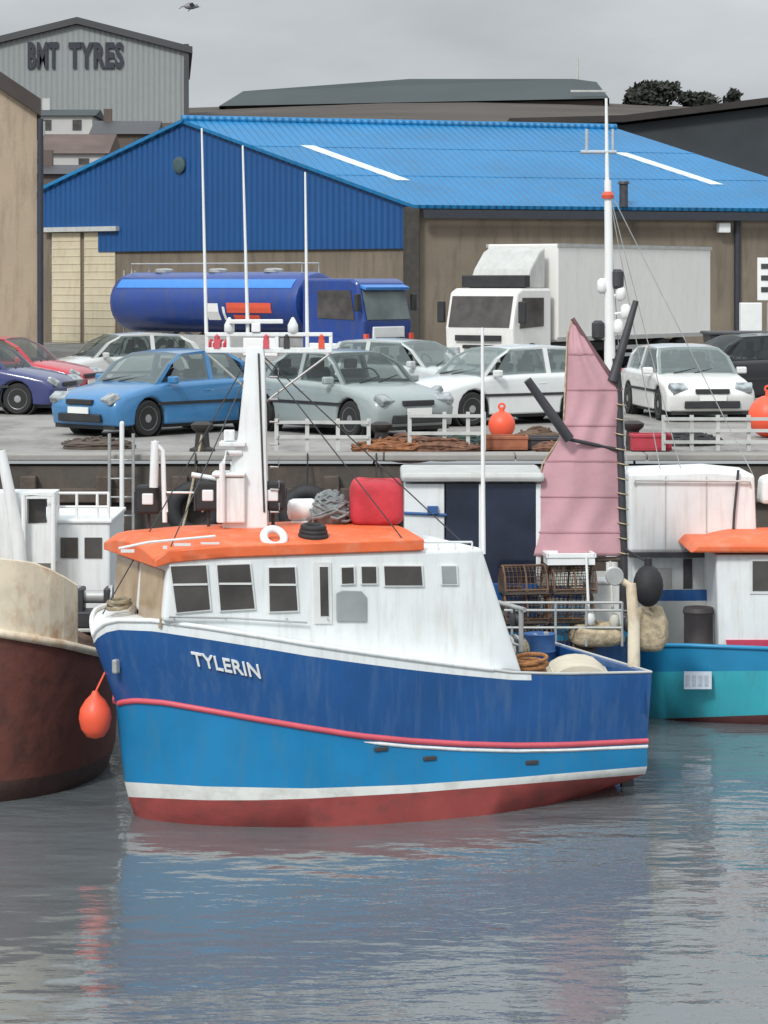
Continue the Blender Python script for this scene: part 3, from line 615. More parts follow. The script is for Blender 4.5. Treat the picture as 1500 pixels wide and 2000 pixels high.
# white box lorry
lw = mat('lorry_white', (.76, .75, .72), .4, .03, .6, dirt=(.6, .56, .5), damt=.35)
t_ = thing('box_lorry', 'white box lorry with roof deflector parked before the brown shed wall', 'lorry', gpos(1112, 75.1), R(235))
mb = MB(); mb.box((-2.0, 0, 2.35), (9.2, 2.36, 2.74)); box_ = obj('cargo_box', mb, lw, t_, bevel=.04, local=True)
mb = MB()
for sgn in (-1, 1):
    mb.box((-2, sgn * 1.19, 1.02), (9.24, .05, .12)); mb.box((-2, sgn * 1.19, 3.68), (9.24, .05, .1))
obj('box_rail', mb, steel, box_, local=True)
mb = MB(); mb.prism([(2.85, -1.12, .5), (4.85, -1.12, .5), (4.9, -1.12, 1.35), (4.65, -1.12, 2.35), (4.4, -1.12, 2.46), (2.85, -1.12, 2.46)], (0, 2.24, 0)); obj('cab', mb, lw, t_, bevel=.07, local=True)
mb = MB(); mb.prism([(2.9, -.95, 2.46), (4.0, -.95, 2.46), (3.7, -.95, 3.0), (3.2, -.95, 3.5), (2.9, -.95, 3.62)], (0, 1.9, 0)); obj('roof_deflector', mb, grey, t_, bevel=.06, local=True)
mb = MB(); mb.box((4.02, 0, 2.66), (.3, 2.1, .34)); obj('lamp_bar', mb, trim, t_, bevel=.03, local=True)
mb = MB(); mb.prism([(4.9, -1.0, 1.38), (4.9, 1.0, 1.38), (4.68, 1.0, 2.24), (4.68, -1.0, 2.24)], (.022, 0, .006)); obj('windscreen', mb, glass, t_, local=True)
for sgn in (-1, 1):
    mb = MB(); mb.prism([(3.3, sgn * 1.125, 1.4), (4.55, sgn * 1.125, 1.35), (4.4, sgn * 1.125, 2.2), (3.3, sgn * 1.125, 2.2)], (0, sgn * .02, 0)); obj('side_window', mb, glass, t_, local=True)
    mb = MB(); mb.box((4.75, sgn * 1.34, 1.8), (.14, .22, .6)); obj('wing_mirror', mb, trim, t_, bevel=.03, local=True)
    mb = MB(); mb.box((4.9, sgn * .82, .72), (.12, .36, .2)); obj('headlight', mb, lampm, t_, bevel=.03, local=True)
mb = MB(); mb.box((4.93, 0, 1.08), (.06, 1.5, .16)); mb.box((4.93, 0, .84), (.06, 1.0, .1)); obj('grille', mb, trim, t_, local=True)
mb = MB(); mb.box((4.8, 0, .5), (.34, 2.26, .3)); obj('bumper', mb, lw, t_, bevel=.04, local=True)
mb = MB(); mb.box((-1, 0, .75), (9.5, .9, .25)); mb.box((2.72, 0, 1.4), (.12, 1.9, 1.2)); obj('chassis', mb, dark, t_, local=True)
lorry_wheels(t_, (3.9, -3.6, -4.8), 2.3)

mb = MB()
for k in range(6): mb.box((-6.615, -1.0 + k * .4, 2.35), (.03, .03, 2.6))
for sgn in (-1, 1): mb.box((-2.5, sgn * 1.1, .72), (3.4, .05, .12)); mb.box((-2.5, sgn * 1.1, .5), (3.4, .05, .1))
obj('side_guard', mb, steel, t_, local=True)
mb = MB()
for sgn in (-1, 1):
    for k in range(5): mb.box((-6.2 + k * 2, sgn * 1.2, 1.0), (.12, .02, .05))
obj('marker_lamp', mb, orm, t_, local=True)
# ------------------------------------------------------------------ things on the quay
def Qp(px, py): Y = (CAMZ - QZ) * F / (py - 550); return Vector(((px - 750) * Y / F, Y, QZ))
def railing(label, xs_, Y, h, rails, m_=grey):
    t_ = thing('guard_rail', label, 'railing', (at(xs_[0], 890, Y).x, Y, QZ + .03), 0, 'white guard rails on the quay edge')
    for px in xs_:
        x = at(px, 890, Y).x; mb = MB(); mb.box((x, Y, QZ + .03 + h / 2), (.06, .06, h)); obj('post', mb, m_, t_)
    x0, x1 = at(xs_[0], 890, Y).x, at(xs_[-1], 890, Y).x
    for k in rails: mb = MB(); mb.box(((x0 + x1) / 2, Y - .045, QZ + h * k), (x1 - x0, .03, .05)); obj('rail', mb, m_, t_)
    return t_
railing('low white guard rail between the silver saloon and the pink sail', (800, 868, 914, 945), 39.7, .6, (.95, .5))
railing('low white guard rail in front of the white car', (1296, 1351, 1402, 1462, 1530), 39.7, .55, (.95, .62, .3))
railing('thin grey guard rail on the quay edge behind the white mast, below the silver saloon', (540, 600, 660, 720), 39.6, .5, (.95, .5))
for lab, px, Y, rr in (('round orange buoy lying on the quay beside the thin white pole', 980, 43.0, .24), ('large orange buoy on the quay at the right edge', 1500, 43.5, .36)):
    p = Vector(((px - 750) * Y / F, Y, QZ + rr)); mb = MB(); mb.ball(p, rr, sq=(.95, .95, 1.0)); mb.cyl(p + UZ * rr * .9, p + UZ * rr * 1.25, .05, .04); mb.ring(p + UZ * rr * 1.3, .05, .018, axis=(0, 1, 0), n=12, k=6)
    tag(obj('mooring_buoy', mb, buoyo, smooth=40), lab, 'buoy', 'orange buoys on the quay')
def crate(name, label, c, d, m_, rz=0, group=None, slats=3):
    """open fish box: rim, four walls, base"""
    mb = MB(); x, y, z = d; Q = Matrix.Rotation(rz, 3, 'Z'); tk_ = .03
    def bx(cx, cy, cz, dx, dy, dz): mb.box(Vector(c) + Q @ Vector((cx, cy, cz)), (dx, dy, dz), rz)
    bx(0, 0, tk_ / 2, x, y, tk_)
    for sg in (-1, 1):
        bx(sg * (x / 2 - tk_ / 2), 0, z / 2 + tk_ / 2, tk_, y, z - tk_); bx(0, sg * (y / 2 - tk_ / 2), z / 2 + tk_ / 2, x - 2 * tk_, tk_, z - tk_)
        bx(sg * x / 2, 0, z - .03, .03, y + .03, .05); bx(0, sg * y / 2, z - .03, x, .03, .05)
    return tag(obj(name, mb, m_, bevel=.008), label, 'box', group)
crate('fish_box', 'red fish box at the quay edge right of the pink sail', Vector((at(1272, 890, 39.9).x, 40.0, QZ + .02)), (.62, .4, .26), mat('red_plastic', (.42, .04, .06), .5, .1))
crate('fish_box', 'rust brown fish box on the quay edge under the white hatchback', Vector((at(985, 890, 40.3).x, 40.2, QZ + .02)), (.7, .45, .22), mat('rusty_plastic', (.3, .1, .05), .7, .3))
crate('fish_box', 'dark fish box on the quay edge beside the pink sail', Vector((at(1050, 890, 40.6).x, 40.3, QZ + .02)), (.7, .45, .2), dark)
mb = MB(); a = gpos(1436, 66); mb.box((a[0] + .6, 66, QZ + .75), (2.4, 1.5, 1.1), taper=1.12); mb.box((a[0] + .6, 66, QZ + 1.33), (2.8, 1.8, .08))
tag(obj('waste_skip', mb, dark, bevel=.03), 'dark steel skip beside the box lorry near the right edge', 'skip')
t_ = thing('electric_cabinet', 'small white cabinet on a post by the shed downpipe at the right edge', 'cabinet', gpos(1466, 68))
a = at(1466, 628, 68); mb = MB(); mb.box(a, (.56, .35, 1.0)); obj('cabinet_box', mb, clean, t_, bevel=.02)
mb = MB(); mb.cyl((a.x, 68, QZ), (a.x, 68, a.z - .5), .07); obj('post', mb, steel, t_)
t_ = thing('notice_board', 'white notice board cut by the right edge of the picture', 'sign', gpos(1500, 66))
a = at(1502, 545, 66); mb = MB(); mb.box(a, (.6, .06, 1.1)); bd = obj('board', mb, clean, t_, bevel=.01)
mb = MB(); 
for k in range(3): mb.box(a + Vector((-.02, -.04, .33 - k * .3)), (.38, .02, .13))
obj('printed_panel', mb, dark, bd)
mb = MB(); mb.cyl((a.x, 66.06, QZ), (a.x, 66.06, a.z + .5), .05); obj('post', mb, steel, t_)

def bollard(label, px, Y):
    x = at(px, 890, Y).x; mb = MB(); mb.lathe((x, Y, QZ), [(.2, 0), (.2, .04), (.12, .07), (.1, .3), (.17, .36), (.18, .42), (.1, .46)], n=18)
    tag(obj('bollard', mb, mat('bollard_black', (.04, .035, .033), .7, .4), smooth=40), label, 'bollard', 'iron bollards on the quay edge'); return Vector((x, Y, QZ + .3))
bo1 = bollard('iron bollard on the quay edge below the blue saloon', 395, 40.0); bo2 = bollard('iron bollard on the quay edge below the silver saloon', 745, 40.0); bo3 = bollard('iron bollard on the quay edge right of the pink sail', 1236, 40.3)
ropem = mat('mooring_rope', (.3, .25, .17), .9, .3, 20); ropeb = mat('blue_mooring_rope', (.04, .12, .3), .9, .3, 20)
def rope(label, a, b_, sag, m_=ropem, r=.018):
    a, b_ = Vector(a), Vector(b_); pts = [a.lerp(b_, k / 14) - UZ * sag * 4 * (k / 14) * (1 - k / 14) for k in range(15)]
    mb = MB(); mb.tube(pts, r, 6); tag(obj('mooring_rope', mb, m_, smooth=60), label, 'rope', 'mooring ropes')
def heap(label, px, Y, d, m_, seed, nm='net_heap', ct='net'):
    x = at(px, 890, Y).x; random.seed(seed); mb = MB()
    for k in range(26):
        a0 = random.uniform(0, 6.28); rr = random.uniform(.25, 1.0); hz = d[2] * (1 - rr * .75) * random.uniform(.55, 1.0); pts = []
        for i in range(9):
            a = a0 + i * .42; pts.append(Vector((x + d[0] / 2 * rr * math.cos(a) + random.uniform(-.03, .03), Y + d[1] / 2 * rr * math.sin(a), QZ + .03 + hz + random.uniform(-.03, .03))))
        mb.tube(pts, random.uniform(.018, .032), 5)
    mb.ball((x, Y, QZ + .02), 1, n=18, sq=(d[0] * .46, d[1] * .46, d[2] * .75)); tag(obj(nm, mb, m_, smooth=60), label, ct, 'net heaps on the quay edge')
rustnet = mat('rust_brown_net', (.17, .085, .055), .9, .45, 12, bump=.04, bscale=22); greennet = mat('dark_green_net', (.04, .07, .06), .9, .4, 12, bump=.04, bscale=22)
heap('rust brown net heap on the quay edge under the silver saloon', 800, 40.2, (1.3, .7, .3), rustnet, 31)
heap('dark green net heap beside the orange buoy', 905, 40.6, (1.0, .7, .26), greennet, 32)
heap('brown net heap on the quay edge just left of the pink sail', 1050, 41.2, (1.1, .7, .34), mat('brown_net', (.12, .075, .05), .9, .4, 12, bump=.04, bscale=22), 33)
heap('low dark net heap at the quay edge under the white car', 1330, 41.5, (1.3, .8, .26), mat('charcoal_net', (.04, .04, .042), .9, .4, 12, bump=.04, bscale=22), 34)
heap('flat brown net heap spread by the quay edge left of the thin pale pole', 190, 40.6, (1.2, .7, .18), wood, 35)
for lab, px, sd_, m_ in (('rust brown net draped at the quay edge right of the silver saloon', 868, 51, rustnet), ('wide rust brown net spread at the quay edge beside the dark fish box', 1118, 52, rustnet), ('orange-brown net pile between the guard rail and the bollard', 760, 53, mat('orange_brown_net', (.24, .1, .045), .9, .4, 12, bump=.04, bscale=22))): heap(lab, px, 39.75, (1.25, .5, .22), m_, sd_)
for lab, px, z in (('lorry tyre hung as a fender on the quay wall left of the mast', 380, 2.55), ('lorry tyre hung as a fender on the quay wall right of the mast', 600, 2.5), ('lorry tyre hung as a fender on the quay wall above the red cover', 735, 2.6)):
    p = at(px, 900, 38.68); mb = MB(); mb.ring((p.x, 38.68, z), .32, .12, axis=(0, 1, 0)); mb.cyl((p.x, 38.68, z + .4), (p.x, 38.9, QZ + .04), .012, n=6); tag(obj('tyre_fender', mb, black, smooth=60), lab, 'tyre', 'tyre fenders on the quay wall')
# ------------------------------------------------------------------ boats
class Frame:
    def __init__(s, x, y, yaw): s.o = Vector((x, y, 0)); s.c = math.cos(R(yaw)); s.s = math.sin(R(yaw)); s.yaw = R(yaw)
    def w(s, u, v, z=0): return Vector((s.o.x + u * s.c - v * s.s, s.o.y + u * s.s + v * s.c, z))
    def d(s, u, v, z=0): return Vector((u * s.c - v * s.s, u * s.s + v * s.c, z))
def plan(sv, e, p, stern):
    f = (1 - (1 - min(sv / e, 1)) ** 2) ** p
    if sv > .55: f *= 1 - (1 - stern) * ((sv - .55) / .45) ** 2
    return f
def hull(fr, Lh, levels, n=40):
    """levels bottom -> top: dict(u0,u1,hb,e,p,st,z). z: number, fn(px) giving a photo row, or fn of s"""
    port, star = [], []
    for lv in levels:
        a, bb = [], []
        for i in range(n + 1):
            sv = (i / n) ** 1.8; u = lv['u0'] + (lv.get('u1', Lh) - lv['u0']) * sv; hb = lv['hb'] * plan(sv, lv['e'], lv['p'], lv['st'])
            pt = fr.w(u, -hb)
            if 'row' in lv: z = CAMZ - (interp(lv['row'], 750 + F * pt.x / pt.y) - 550) * pt.y / F
            else: z = lv['z'](sv) if callable(lv['z']) else lv['z']
            a.append(Vector((pt.x, pt.y, z))); bb.append(fr.w(u, hb, z))
        port.append(a); star.append(bb)
    return port, star
def hull_mesh(port, star, ms, close_top=None):
    mb = MB(); n = len(port[0])
    for k in range(len(port) - 1):
        for i in range(n - 1):
            mb.face([port[k][i], port[k][i + 1], port[k + 1][i + 1], port[k + 1][i]], ms[k]); mb.face([star[k][i + 1], star[k][i], star[k + 1][i], star[k + 1][i + 1]], ms[k])
        mb.face([port[k][-1], star[k][-1], star[k + 1][-1], port[k + 1][-1]], ms[k])
    for i in range(n - 1): mb.face([port[0][i + 1], port[0][i], star[0][i], star[0][i + 1]], ms[0])
    return mb
def deck_mesh(port, star, drop, inset=.97):
    mb = MB(); n = len(port)
    for i in range(n - 1):
        q4 = []
        for a, bb in ((port[i], star[i]), (port[i + 1], star[i + 1])):
            c_ = (a + bb) / 2; q4.append((c_ + (a - c_) * inset - UZ * drop, c_ + (bb - c_) * inset - UZ * drop))
        mb.face([q4[0][0], q4[1][0], q4[1][1], q4[0][1]])
    return mb
def bulwark(port, star, ins, down, i0, i1):
    """inner skin and top of a raised hull side from station i0 to i1"""
    mb = MB()
    for row, oth in ((port, star), (star, port)):
        for i in range(i0, i1):
            a, bb = row[i], row[i + 1]; ia = a + (oth[i] - a).normalized() * ins if (oth[i] - a).length > .01 else a; ib = bb + (oth[i + 1] - bb).normalized() * ins
            mb.face([a, bb, ib, ia]); mb.face([ia, ib, ib - UZ * down, ia - UZ * down])
    return mb

# ---- the blue fishing boat in front
fr = Frame(-3.24, 28.6, 22); LH = 6.3
M_ = thing('fishing_boat', 'blue fishing boat with white wheelhouse and orange roof moored in front', 'boat', fr.w(0, 0), fr.yaw)
S_row = [(180, 1262), (190, 1247), (205, 1236), (230, 1230), (300, 1233), (400, 1248), (500, 1264), (600, 1281), (700, 1295), (800, 1308), (900, 1319), (1000, 1328), (1100, 1330), (1285, 1325)]
C_row = [(180, 1250), (190, 1232), (205, 1219), (230, 1213), (300, 1214), (400, 1227), (500, 1243), (600, 1260), (700, 1275), (800, 1289), (900, 1302), (1000, 1314), (1100, 1317), (1285, 1313)]
R_row = [(205, 1392), (222, 1378), (240, 1371), (265, 1368), (320, 1372), (400, 1386), (500, 1404), (600, 1421), (700, 1437), (800, 1447), (900, 1453), (1000, 1456), (1100, 1455), (1285, 1446)]
B1 = [(240, 1527), (400, 1536), (600, 1540), (800, 1533), (1000, 1519), (1260, 1497)]
B0 = [(240, 1556), (400, 1563), (500, 1563), (600, 1560), (800, 1549), (1000, 1533), (1260, 1512)]
lev = [dict(u0=.75, hb=.3, e=.5, p=.9, st=.25, z=-.7, u1=6.1), dict(u0=.48, hb=1.5, e=.5, p=.62, st=.3, z=-.02, u1=6.24),
       dict(u0=.40, hb=1.5, e=.48, p=.6, st=.82, row=B0, u1=6.28), dict(u0=.36, hb=1.5, e=.48, p=.6, st=.85, row=B1, u1=6.28),
       dict(u0=.26, hb=1.47, e=.46, p=.58, st=.84, row=R_row), dict(u0=.0, hb=1.5, e=.42, p=.52, st=.9, row=S_row), dict(u0=.0, hb=1.49, e=.42, p=.52, st=.9, row=C_row)]
mp_, ms_ = hull(fr, LH, lev)
hm = hull_mesh(mp_, ms_, [0, 0, 1, 2, 3, 4])
for k_, f_ in enumerate(hm.f):
    if hm.m[k_] == 4 and sum(((hm.v[q_] - fr.o).dot(fr.d(1, 0)) for q_ in f_)) / len(f_) > 4.62: hm.m[k_] = 3
obj('hull', hm, [antifoul, boot, sky_blue, navy, white], M_, 50)
mb = MB()
for rw in (mp_[4], ms_[4]): mb.tube(rw[1:], .034, 8)
obj('rubbing_strake', mb, line_red, M_, 60)
mb = MB()
for rw, o_ in ((mp_[4], -1), (ms_[4], 1)):
    n0 = 24; mb.tube([p - UZ * .062 + fr.d(0, o_ * .004) for p in rw[n0:]], [.004] + [.022] * (len(rw) - n0 - 1), 6)
obj('white_strake', mb, white, M_, 60)
ncut = 33                                   # stations forward of this carry the raised deck
mb = deck_mesh(mp_[6][:ncut + 1], ms_[6][:ncut + 1], .015, .985); obj('foredeck', mb, white, M_)
mb = deck_mesh(mp_[5][ncut - 1:], ms_[5][ncut - 1:], .34, .94); obj('cockpit_floor', mb, grey, M_)
mb = bulwark(mp_[6], ms_[6], .11, .5, ncut - 1, 40)
tp, ts = mp_[6][-1], ms_[6][-1]; ii = fr.d(-.07, 0); mb.face([tp, ts, ts + ii, tp + ii]); mb.face([tp + ii, ts + ii, ts + ii - UZ * .48, tp + ii - UZ * .48])
obj('bulwark', mb, navy, M_)
mb = MB(); mb.tube([p + UZ * .01 for p in mp_[6][:ncut]], .028, 8); mb.tube([p + UZ * .01 for p in ms_[6][:ncut]], .028, 8)
cap = obj('cap_rail', mb, white, M_, 60); mb = MB(); mb.tube([p + UZ * .005 for p in mp_[6][ncut - 1:]], .016, 8); mb.tube([p + UZ * .005 for p in ms_[6][ncut - 1:]], .016, 8); mb.tube([tp + UZ * .005, ts + UZ * .005], .016, 8)
obj('after_rail', mb, grey, M_, 60)
# name on the bow
v0 = fr.d(1, -.12).normalized()
def on_hull(px, py):
    best = None
    for i in range(40):
        a, bb = mp_[5][i], mp_[5][i + 1]; c0, c1 = mp_[4][i], mp_[4][i + 1]
        pa = 750 + F * a.x / a.y; pb = 750 + F * bb.x / bb.y
        if pa <= px <= pb:
            f = (px - pa) / (pb - pa); tpt = a.lerp(bb, f); bpt = c0.lerp(c1, f)
            ya = 550 + F * (CAMZ - tpt.z) / tpt.y; yb = 550 + F * (CAMZ - bpt.z) / bpt.y
            return tpt.lerp(bpt, (py - ya) / (yb - ya))
n0 = on_hull(367, 1297); n1 = on_hull(499, 1323); n2 = on_hull(367, 1270)
ex = (n1 - n0); ez = (n2 - n0); en = ex.cross(ez).normalized()
lettering('name_lettering', 'TYLERIN', n0 + en * .028, ex, ez, .16, ex.length, clean, M_, .03, .012)
for px, py in ((742, 1463), (836, 1481), (1036, 1489)):
    for i in range(40):
        a, bb, c0_, c1_ = mp_[4][i], mp_[4][i + 1], mp_[3][i], mp_[3][i + 1]; pa, pb = 750 + F * a.x / a.y, 750 + F * bb.x / bb.y
        if pa <= px <= pb:
            f_ = (px - pa) / (pb - pa); tpt = a.lerp(bb, f_); bpt = c0_.lerp(c1_, f_); ya = 550 + F * (CAMZ - tpt.z) / tpt.y; yb = 550 + F * (CAMZ - bpt.z) / bpt.y; sp3 = tpt.lerp(bpt, (py - ya) / (yb - ya))
            mb = MB(); mb.box(sp3, (.16, .04, .05), R(22)); obj('scupper', mb, dark, M_, bevel=.01)
# bow fitting
p = on_hull(208, 1300) or mp_[5][3]
mb = MB(); mb.box(p + Vector((0, -.05, 0)), (.07, .08, .16), R(-40)); obj('bow_fairlead', mb, steel, M_, bevel=.02)
# wheelhouse
VF, VA, UF, UAT, UAB = 1.0, 1.22, .50, 4.22, 4.72
def sv_(u): return VF + (VA - VF) * (u - UF) / (UAB - UF)
ROOFZ = 2.98
def deckz(u):                                # white deck level beside the house
    pt = fr.w(u, -1.45); return CAMZ - (interp(C_row, 750 + F * pt.x / pt.y) - 550) * pt.y / F - .03
base = [(UF, deckz(UF)), (1.6, deckz(1.6)), (2.8, deckz(2.8)), (3.8, deckz(3.8)), (UAB, deckz(UAB) - .02)]
outl = base + [(UAT, ROOFZ), (UF + .06, ROOFZ)]
mb = MB(); pr = [fr.w(u, -sv_(u), z) for u, z in outl]; sr = [fr.w(u, sv_(u), z) for u, z in outl]
# side edge to hull: bulging white skirt
nn = len(outl); mb.mesh(pr + sr, [tuple(range(nn)), tuple(range(2 * nn - 1, nn - 1, -1))] + [(i, (i + 1) % nn, (i + 1) % nn + nn, i + nn) for i in range(nn)])
house = obj('wheelhouse', mb, white, M_, bevel=.05, seg=3)
s0 = fr.w(UF, -VF); s1 = fr.w(UAB, -VA); sdir = (s1 - s0).normalized(); snrm = Vector((sdir.y, -sdir.x, 0))
def on_side(px, py, off=.0): return rayplane(px, py, s0 + snrm * off, snrm)
def side_panel(name, pts, m_, parent, off=.004, th=.014, bevel=0):
    mb = MB(); mb.prism([on_side(x, y, off) for x, y in pts], snrm * th); return obj(name, mb, m_, parent, bevel=bevel)
frm = mat('window_frame_white', (.7, .71, .69), .4, .05)
def window(pts, gm=glass, fw=3):
    cx = sum(x for x, y in pts) / len(pts); cy = sum(y for x, y in pts) / len(pts)
    big = [(x + (fw if x > cx else -fw), y + (fw if y > cy else -fw)) for x, y in pts]
    f = side_panel('window', big, frm, M_, .003, .02, .006); side_panel('pane', pts, gm, f, .02, .008); return f
def sash(x0, x1, y0, y1):
    side_panel('sash_bar', [(x0, y0), (x1, y1), (x1, y1 + 4), (x0, y0 + 4)], frm, M_, .03, .01)
sash(338, 405, 1140, 1139); sash(428, 491, 1138, 1138); sash(526, 578, 1140, 1140)
window([(333, 1106), (402, 1104), (410, 1190), (345, 1196)]); window([(424, 1104), (487, 1102), (497, 1188), (431, 1192)]); window([(525, 1109), (575, 1108), (581, 1192), (527, 1194)])
side_panel('door', [(612, 1098), (646, 1098), (648, 1218), (614, 1218)], frm, M_, .003, .015); window([(624, 1107), (640, 1107), (642, 1203), (626, 1203)], glass, 2)
window([(667, 1109), (690, 1108), (691, 1139), (668, 1140)]); window([(706, 1107), (734, 1107), (735, 1139), (707, 1139)]); window([(750, 1106), (822, 1106), (825, 1143), (752, 1143)])
hg = mat('grey_hatch', (.3, .32, .32), .5, .1)
window([(862, 1106), (890, 1106), (892, 1140), (864, 1140)], hg)
side_panel('hatch', [(656, 1158), (668, 1153), (705, 1154), (716, 1166), (716, 1214), (657, 1214)], hg, M_, .004, .02, .01)
mb = MB(); mb.tube([on_side(450, 1207, .05), on_side(600, 1216, .05)], .012, 6)
for x in (340, 440, 560, 640): mb.cyl(on_side(x, 1208, .0), on_side(x, 1208, .05), .01, n=6)
mb.tube([on_side(330, 1205, .05), on_side(450, 1207, .05)], .012, 6); obj('grab_rail', mb, steel, M_, 60)
# tinted front windows of the wheelhouse
fn = fr.d(-1, 0); fo = fr.w(UF + .03, 0)
for va, vb in ((-.9, -.08), (.05, .9)):
    mb = MB(); z0, z1 = 2.22, 2.84
    mb.prism([fr.w(UF + .02, va, z0) + fn * .012, fr.w(UF + .02, vb, z0) + fn * .012, fr.w(UF + .055, vb, z1) + fn * .012, fr.w(UF + .055, va, z1) + fn * .012], fn * .02); f = obj('front_window', mb, tanglass, M_)
# orange roof: cambered, overhanging
mb = MB(); us = [.40, .56, 1.2, 2.2, 3.2, 3.5]; VS = [-1.08, -1.0, -.6, 0, .6, 1.0, 1.08]
def rz(v): return ROOFZ + .12 + .11 * (1 - (abs(v) / 1.08) ** 2)
top_ = [[fr.w(u, v * (.93 + .05 * u), rz(v) - (.13 if u == .40 else .03 if u == .56 else 0)) for v in VS] for u in us]
bot_ = [[fr.w(u, v * (.93 + .05 * u), ROOFZ - (.09 if u == .40 else .045 if u == .56 else .005)) for v in VS] for u in us]
nv = len(VS); allv = [p for r_ in top_ for p in r_] + [p for r_ in bot_ for p in r_]; o2 = len(us) * nv
fs = []
for j in range(len(us) - 1):
    for i in range(nv - 1): a = j * nv + i; fs += [(a, a + 1, a + nv + 1, a + nv), (o2 + a + nv, o2 + a + nv + 1, o2 + a + 1, o2 + a)]
    for i in (0, nv - 1): a = j * nv + i; fs.append((a, a + nv, o2 + a + nv, o2 + a))
for j in (0, len(us) - 1):
    for i in range(nv - 1): a = j * nv + i; fs.append((a + 1, a, o2 + a, o2 + a + 1))
mb.mesh(allv, fs); oroof = obj('roof', mb, orange, M_, 25, bevel=.012)
mb = MB(); mb.tube([on_side(232, 1071, .12), on_side(290, 1059, .14), on_side(420, 1047, .05)], .014, 6); obj('roof_rail', mb, clean, oroof, 60)
mb = MB(); random.seed(5)
for x0, x1, y0, y1 in ((318, 326, 1066, 1072), (340, 372, 1061, 1066), (392, 428, 1059, 1063), (236, 262, 1073, 1079)):
    mb.prism([on_side(x0, y1, .16), on_side(x1, y1, .16), on_side(x1, y0, .16), on_side(x0, y0, .16)], snrm * .01); obj('edge_marking', mb, clean, oroof); mb = MB()
mb = MB(); a = on_side(822, 1076, -.02); bb = on_side(922, 1076, -.02)
for f in (0, .33, .66, 1): p = a.lerp(bb, f); mb.cyl(p, p + UZ * .1, .012, n=6)
mb.tube([a + UZ * .1, bb + UZ * .1], .014, 6); obj('aft_roof_rail', mb, clean, house, 60)
# mast with crosstrees
um = 1.62; YM = fr.w(um, .05).y
mt = []
def ring4(px0, px1, py, dep): a = at(px0, py, YM); bb = at(px1, py, YM); return [a + Vector((0, -dep, 0)), bb + Vector((0, -dep, 0)), bb + Vector((0, dep, 0)), a + Vector((0, dep, 0))]
rings = [ring4(436, 524, 1030, .2), ring4(440, 523, 960, .18), ring4(466, 521, 850, .14), ring4(480, 518, 700, .09), ring4(484, 514, 676, .08)]
mb = MB(); vs = [p for r_ in rings for p in r_]
mb.mesh(vs, [(i * 4 + k, i * 4 + (k + 1) % 4, i * 4 + 4 + (k + 1) % 4, i * 4 + 4 + k) for i in range(4) for k in range(4)] + [(3, 2, 1, 0), (16, 17, 18, 19)])
mast = obj('mast', mb, white, M_, bevel=.02)
mb = MB(); mb.box(at(452, 975, YM - .12), (.32, .3, .52)); mb.box(at(448, 925, YM - .12), (.38, .36, .05)); obj('mast_locker', mb, white, mast, bevel=.02)
mb = MB(); mb.tube([at(434, 1020, YM - .3), at(434, 905, YM - .3), at(444, 885, YM - .25), at(470, 885, YM - .15)], .035, 10); obj('vent_pipe', mb, clean, mast, 50)
mb = MB(); mb.box(at(455, 866, YM - .05), (.3, .34, .05)); mb.box(at(448, 850, YM - .1), (.12, .12, .12)); obj('mast_step', mb, white, mast, bevel=.01)
mb = MB(); mb.tube([at(374, 927, YM), at(450, 940, YM)], .03, 8); mb.tube([at(450, 905, YM), at(500, 905, YM)], .02, 8); obj('mast_bracket', mb, white, mast, 50)
mb = MB()
for y, r in ((653, .022), (684, .03)): mb.box((at(402, y, YM) + at(648, y, YM)) / 2, (246 * YM / F, .05, 2 * r))
for x in (404, 446, 541, 600, 646): mb.box(at(x, 668, YM), (.04, .04, .22))
obj('crosstree', mb, white, mast, bevel=.006)
for x, h_ in ((448, 620), (572, 630)):
    mb = MB(); mb.lathe(at(x, 652, YM), [(.03, 0), (.06, .03), (.06, .1), (.03, .16), (.01, .19)], n=12); obj('navigation_light', mb, lens, mast, 50)
for px, m_ in ((424, line_red), (520, line_red), (560, dark), (628, orm)):
    mb = MB(); mb.box(at(px, 672, YM), (.07, .07, .1)); mb.lathe(at(px, 664, YM), [(.03, 0), (.035, .05), (.02, .08)], n=10); obj('signal_lamp', mb, m_, mast)
mb = MB(); mb.box(at(500, 640, YM), (.1, .1, .1)); mb.box(at(500, 628, YM), (.62, .07, .05), R(14)); obj('radar_scanner', mb, clean, mast, bevel=.01)
mb = MB()
for a_, b_ in (((404, 690), (500, 776)), ((646, 690), (512, 790))): mb.tube([at(*a_, YM), at(*b_, YM)], .014, 6)
for k in range(7): p = at(528 - k * .3, 1000 - k * 44, YM - .16 + k * .012); mb.tube([p, p + Vector((.1, -.01, 0)), p + Vector((.1, -.01, .1))], .012, 5)
obj('mast_stay', mb, steel, mast, 60)
mb = MB()
for a_, b_ in ((at(490, 690, YM), fr.w(.1, 0, 2.28)), (at(508, 690, YM), on_side(910, 1066, -.6)), (at(512, 700, YM), on_side(800, 1070, .0)), (at(486, 720, YM), on_side(330, 1075, -.1))): mb.tube([a_, b_], .008, 5)
obj('rigging_wire', mb, dark, mast)
mb = MB(); mb.tube([at(505, 690, YM - .1), at(511, 860, YM - .15), at(516, 1000, YM - .2)], .012, 6); obj('mast_cable', mb, dark, mast, 60)
for x0, y0, x1, y1 in ((403, 652, 394, 250), (484, 650, 474, 284), (600, 652, 596, 336)):
    mb = MB(); mb.tube([at(x0, y0, YM), at((x0 + x1) / 2, (y0 + y1) / 2, YM), at(x1, y1, YM)], [.022, .016, .011], 8); obj('aerial', mb, clean, mast, 60)
# thin pole on the after house
mb = MB(); p0 = on_side(944, 1082, -.5); mb.tube([p0, at(942, 640, p0.y)], [.028, .018], 8); obj('aft_pole', mb, clean, house, 60)
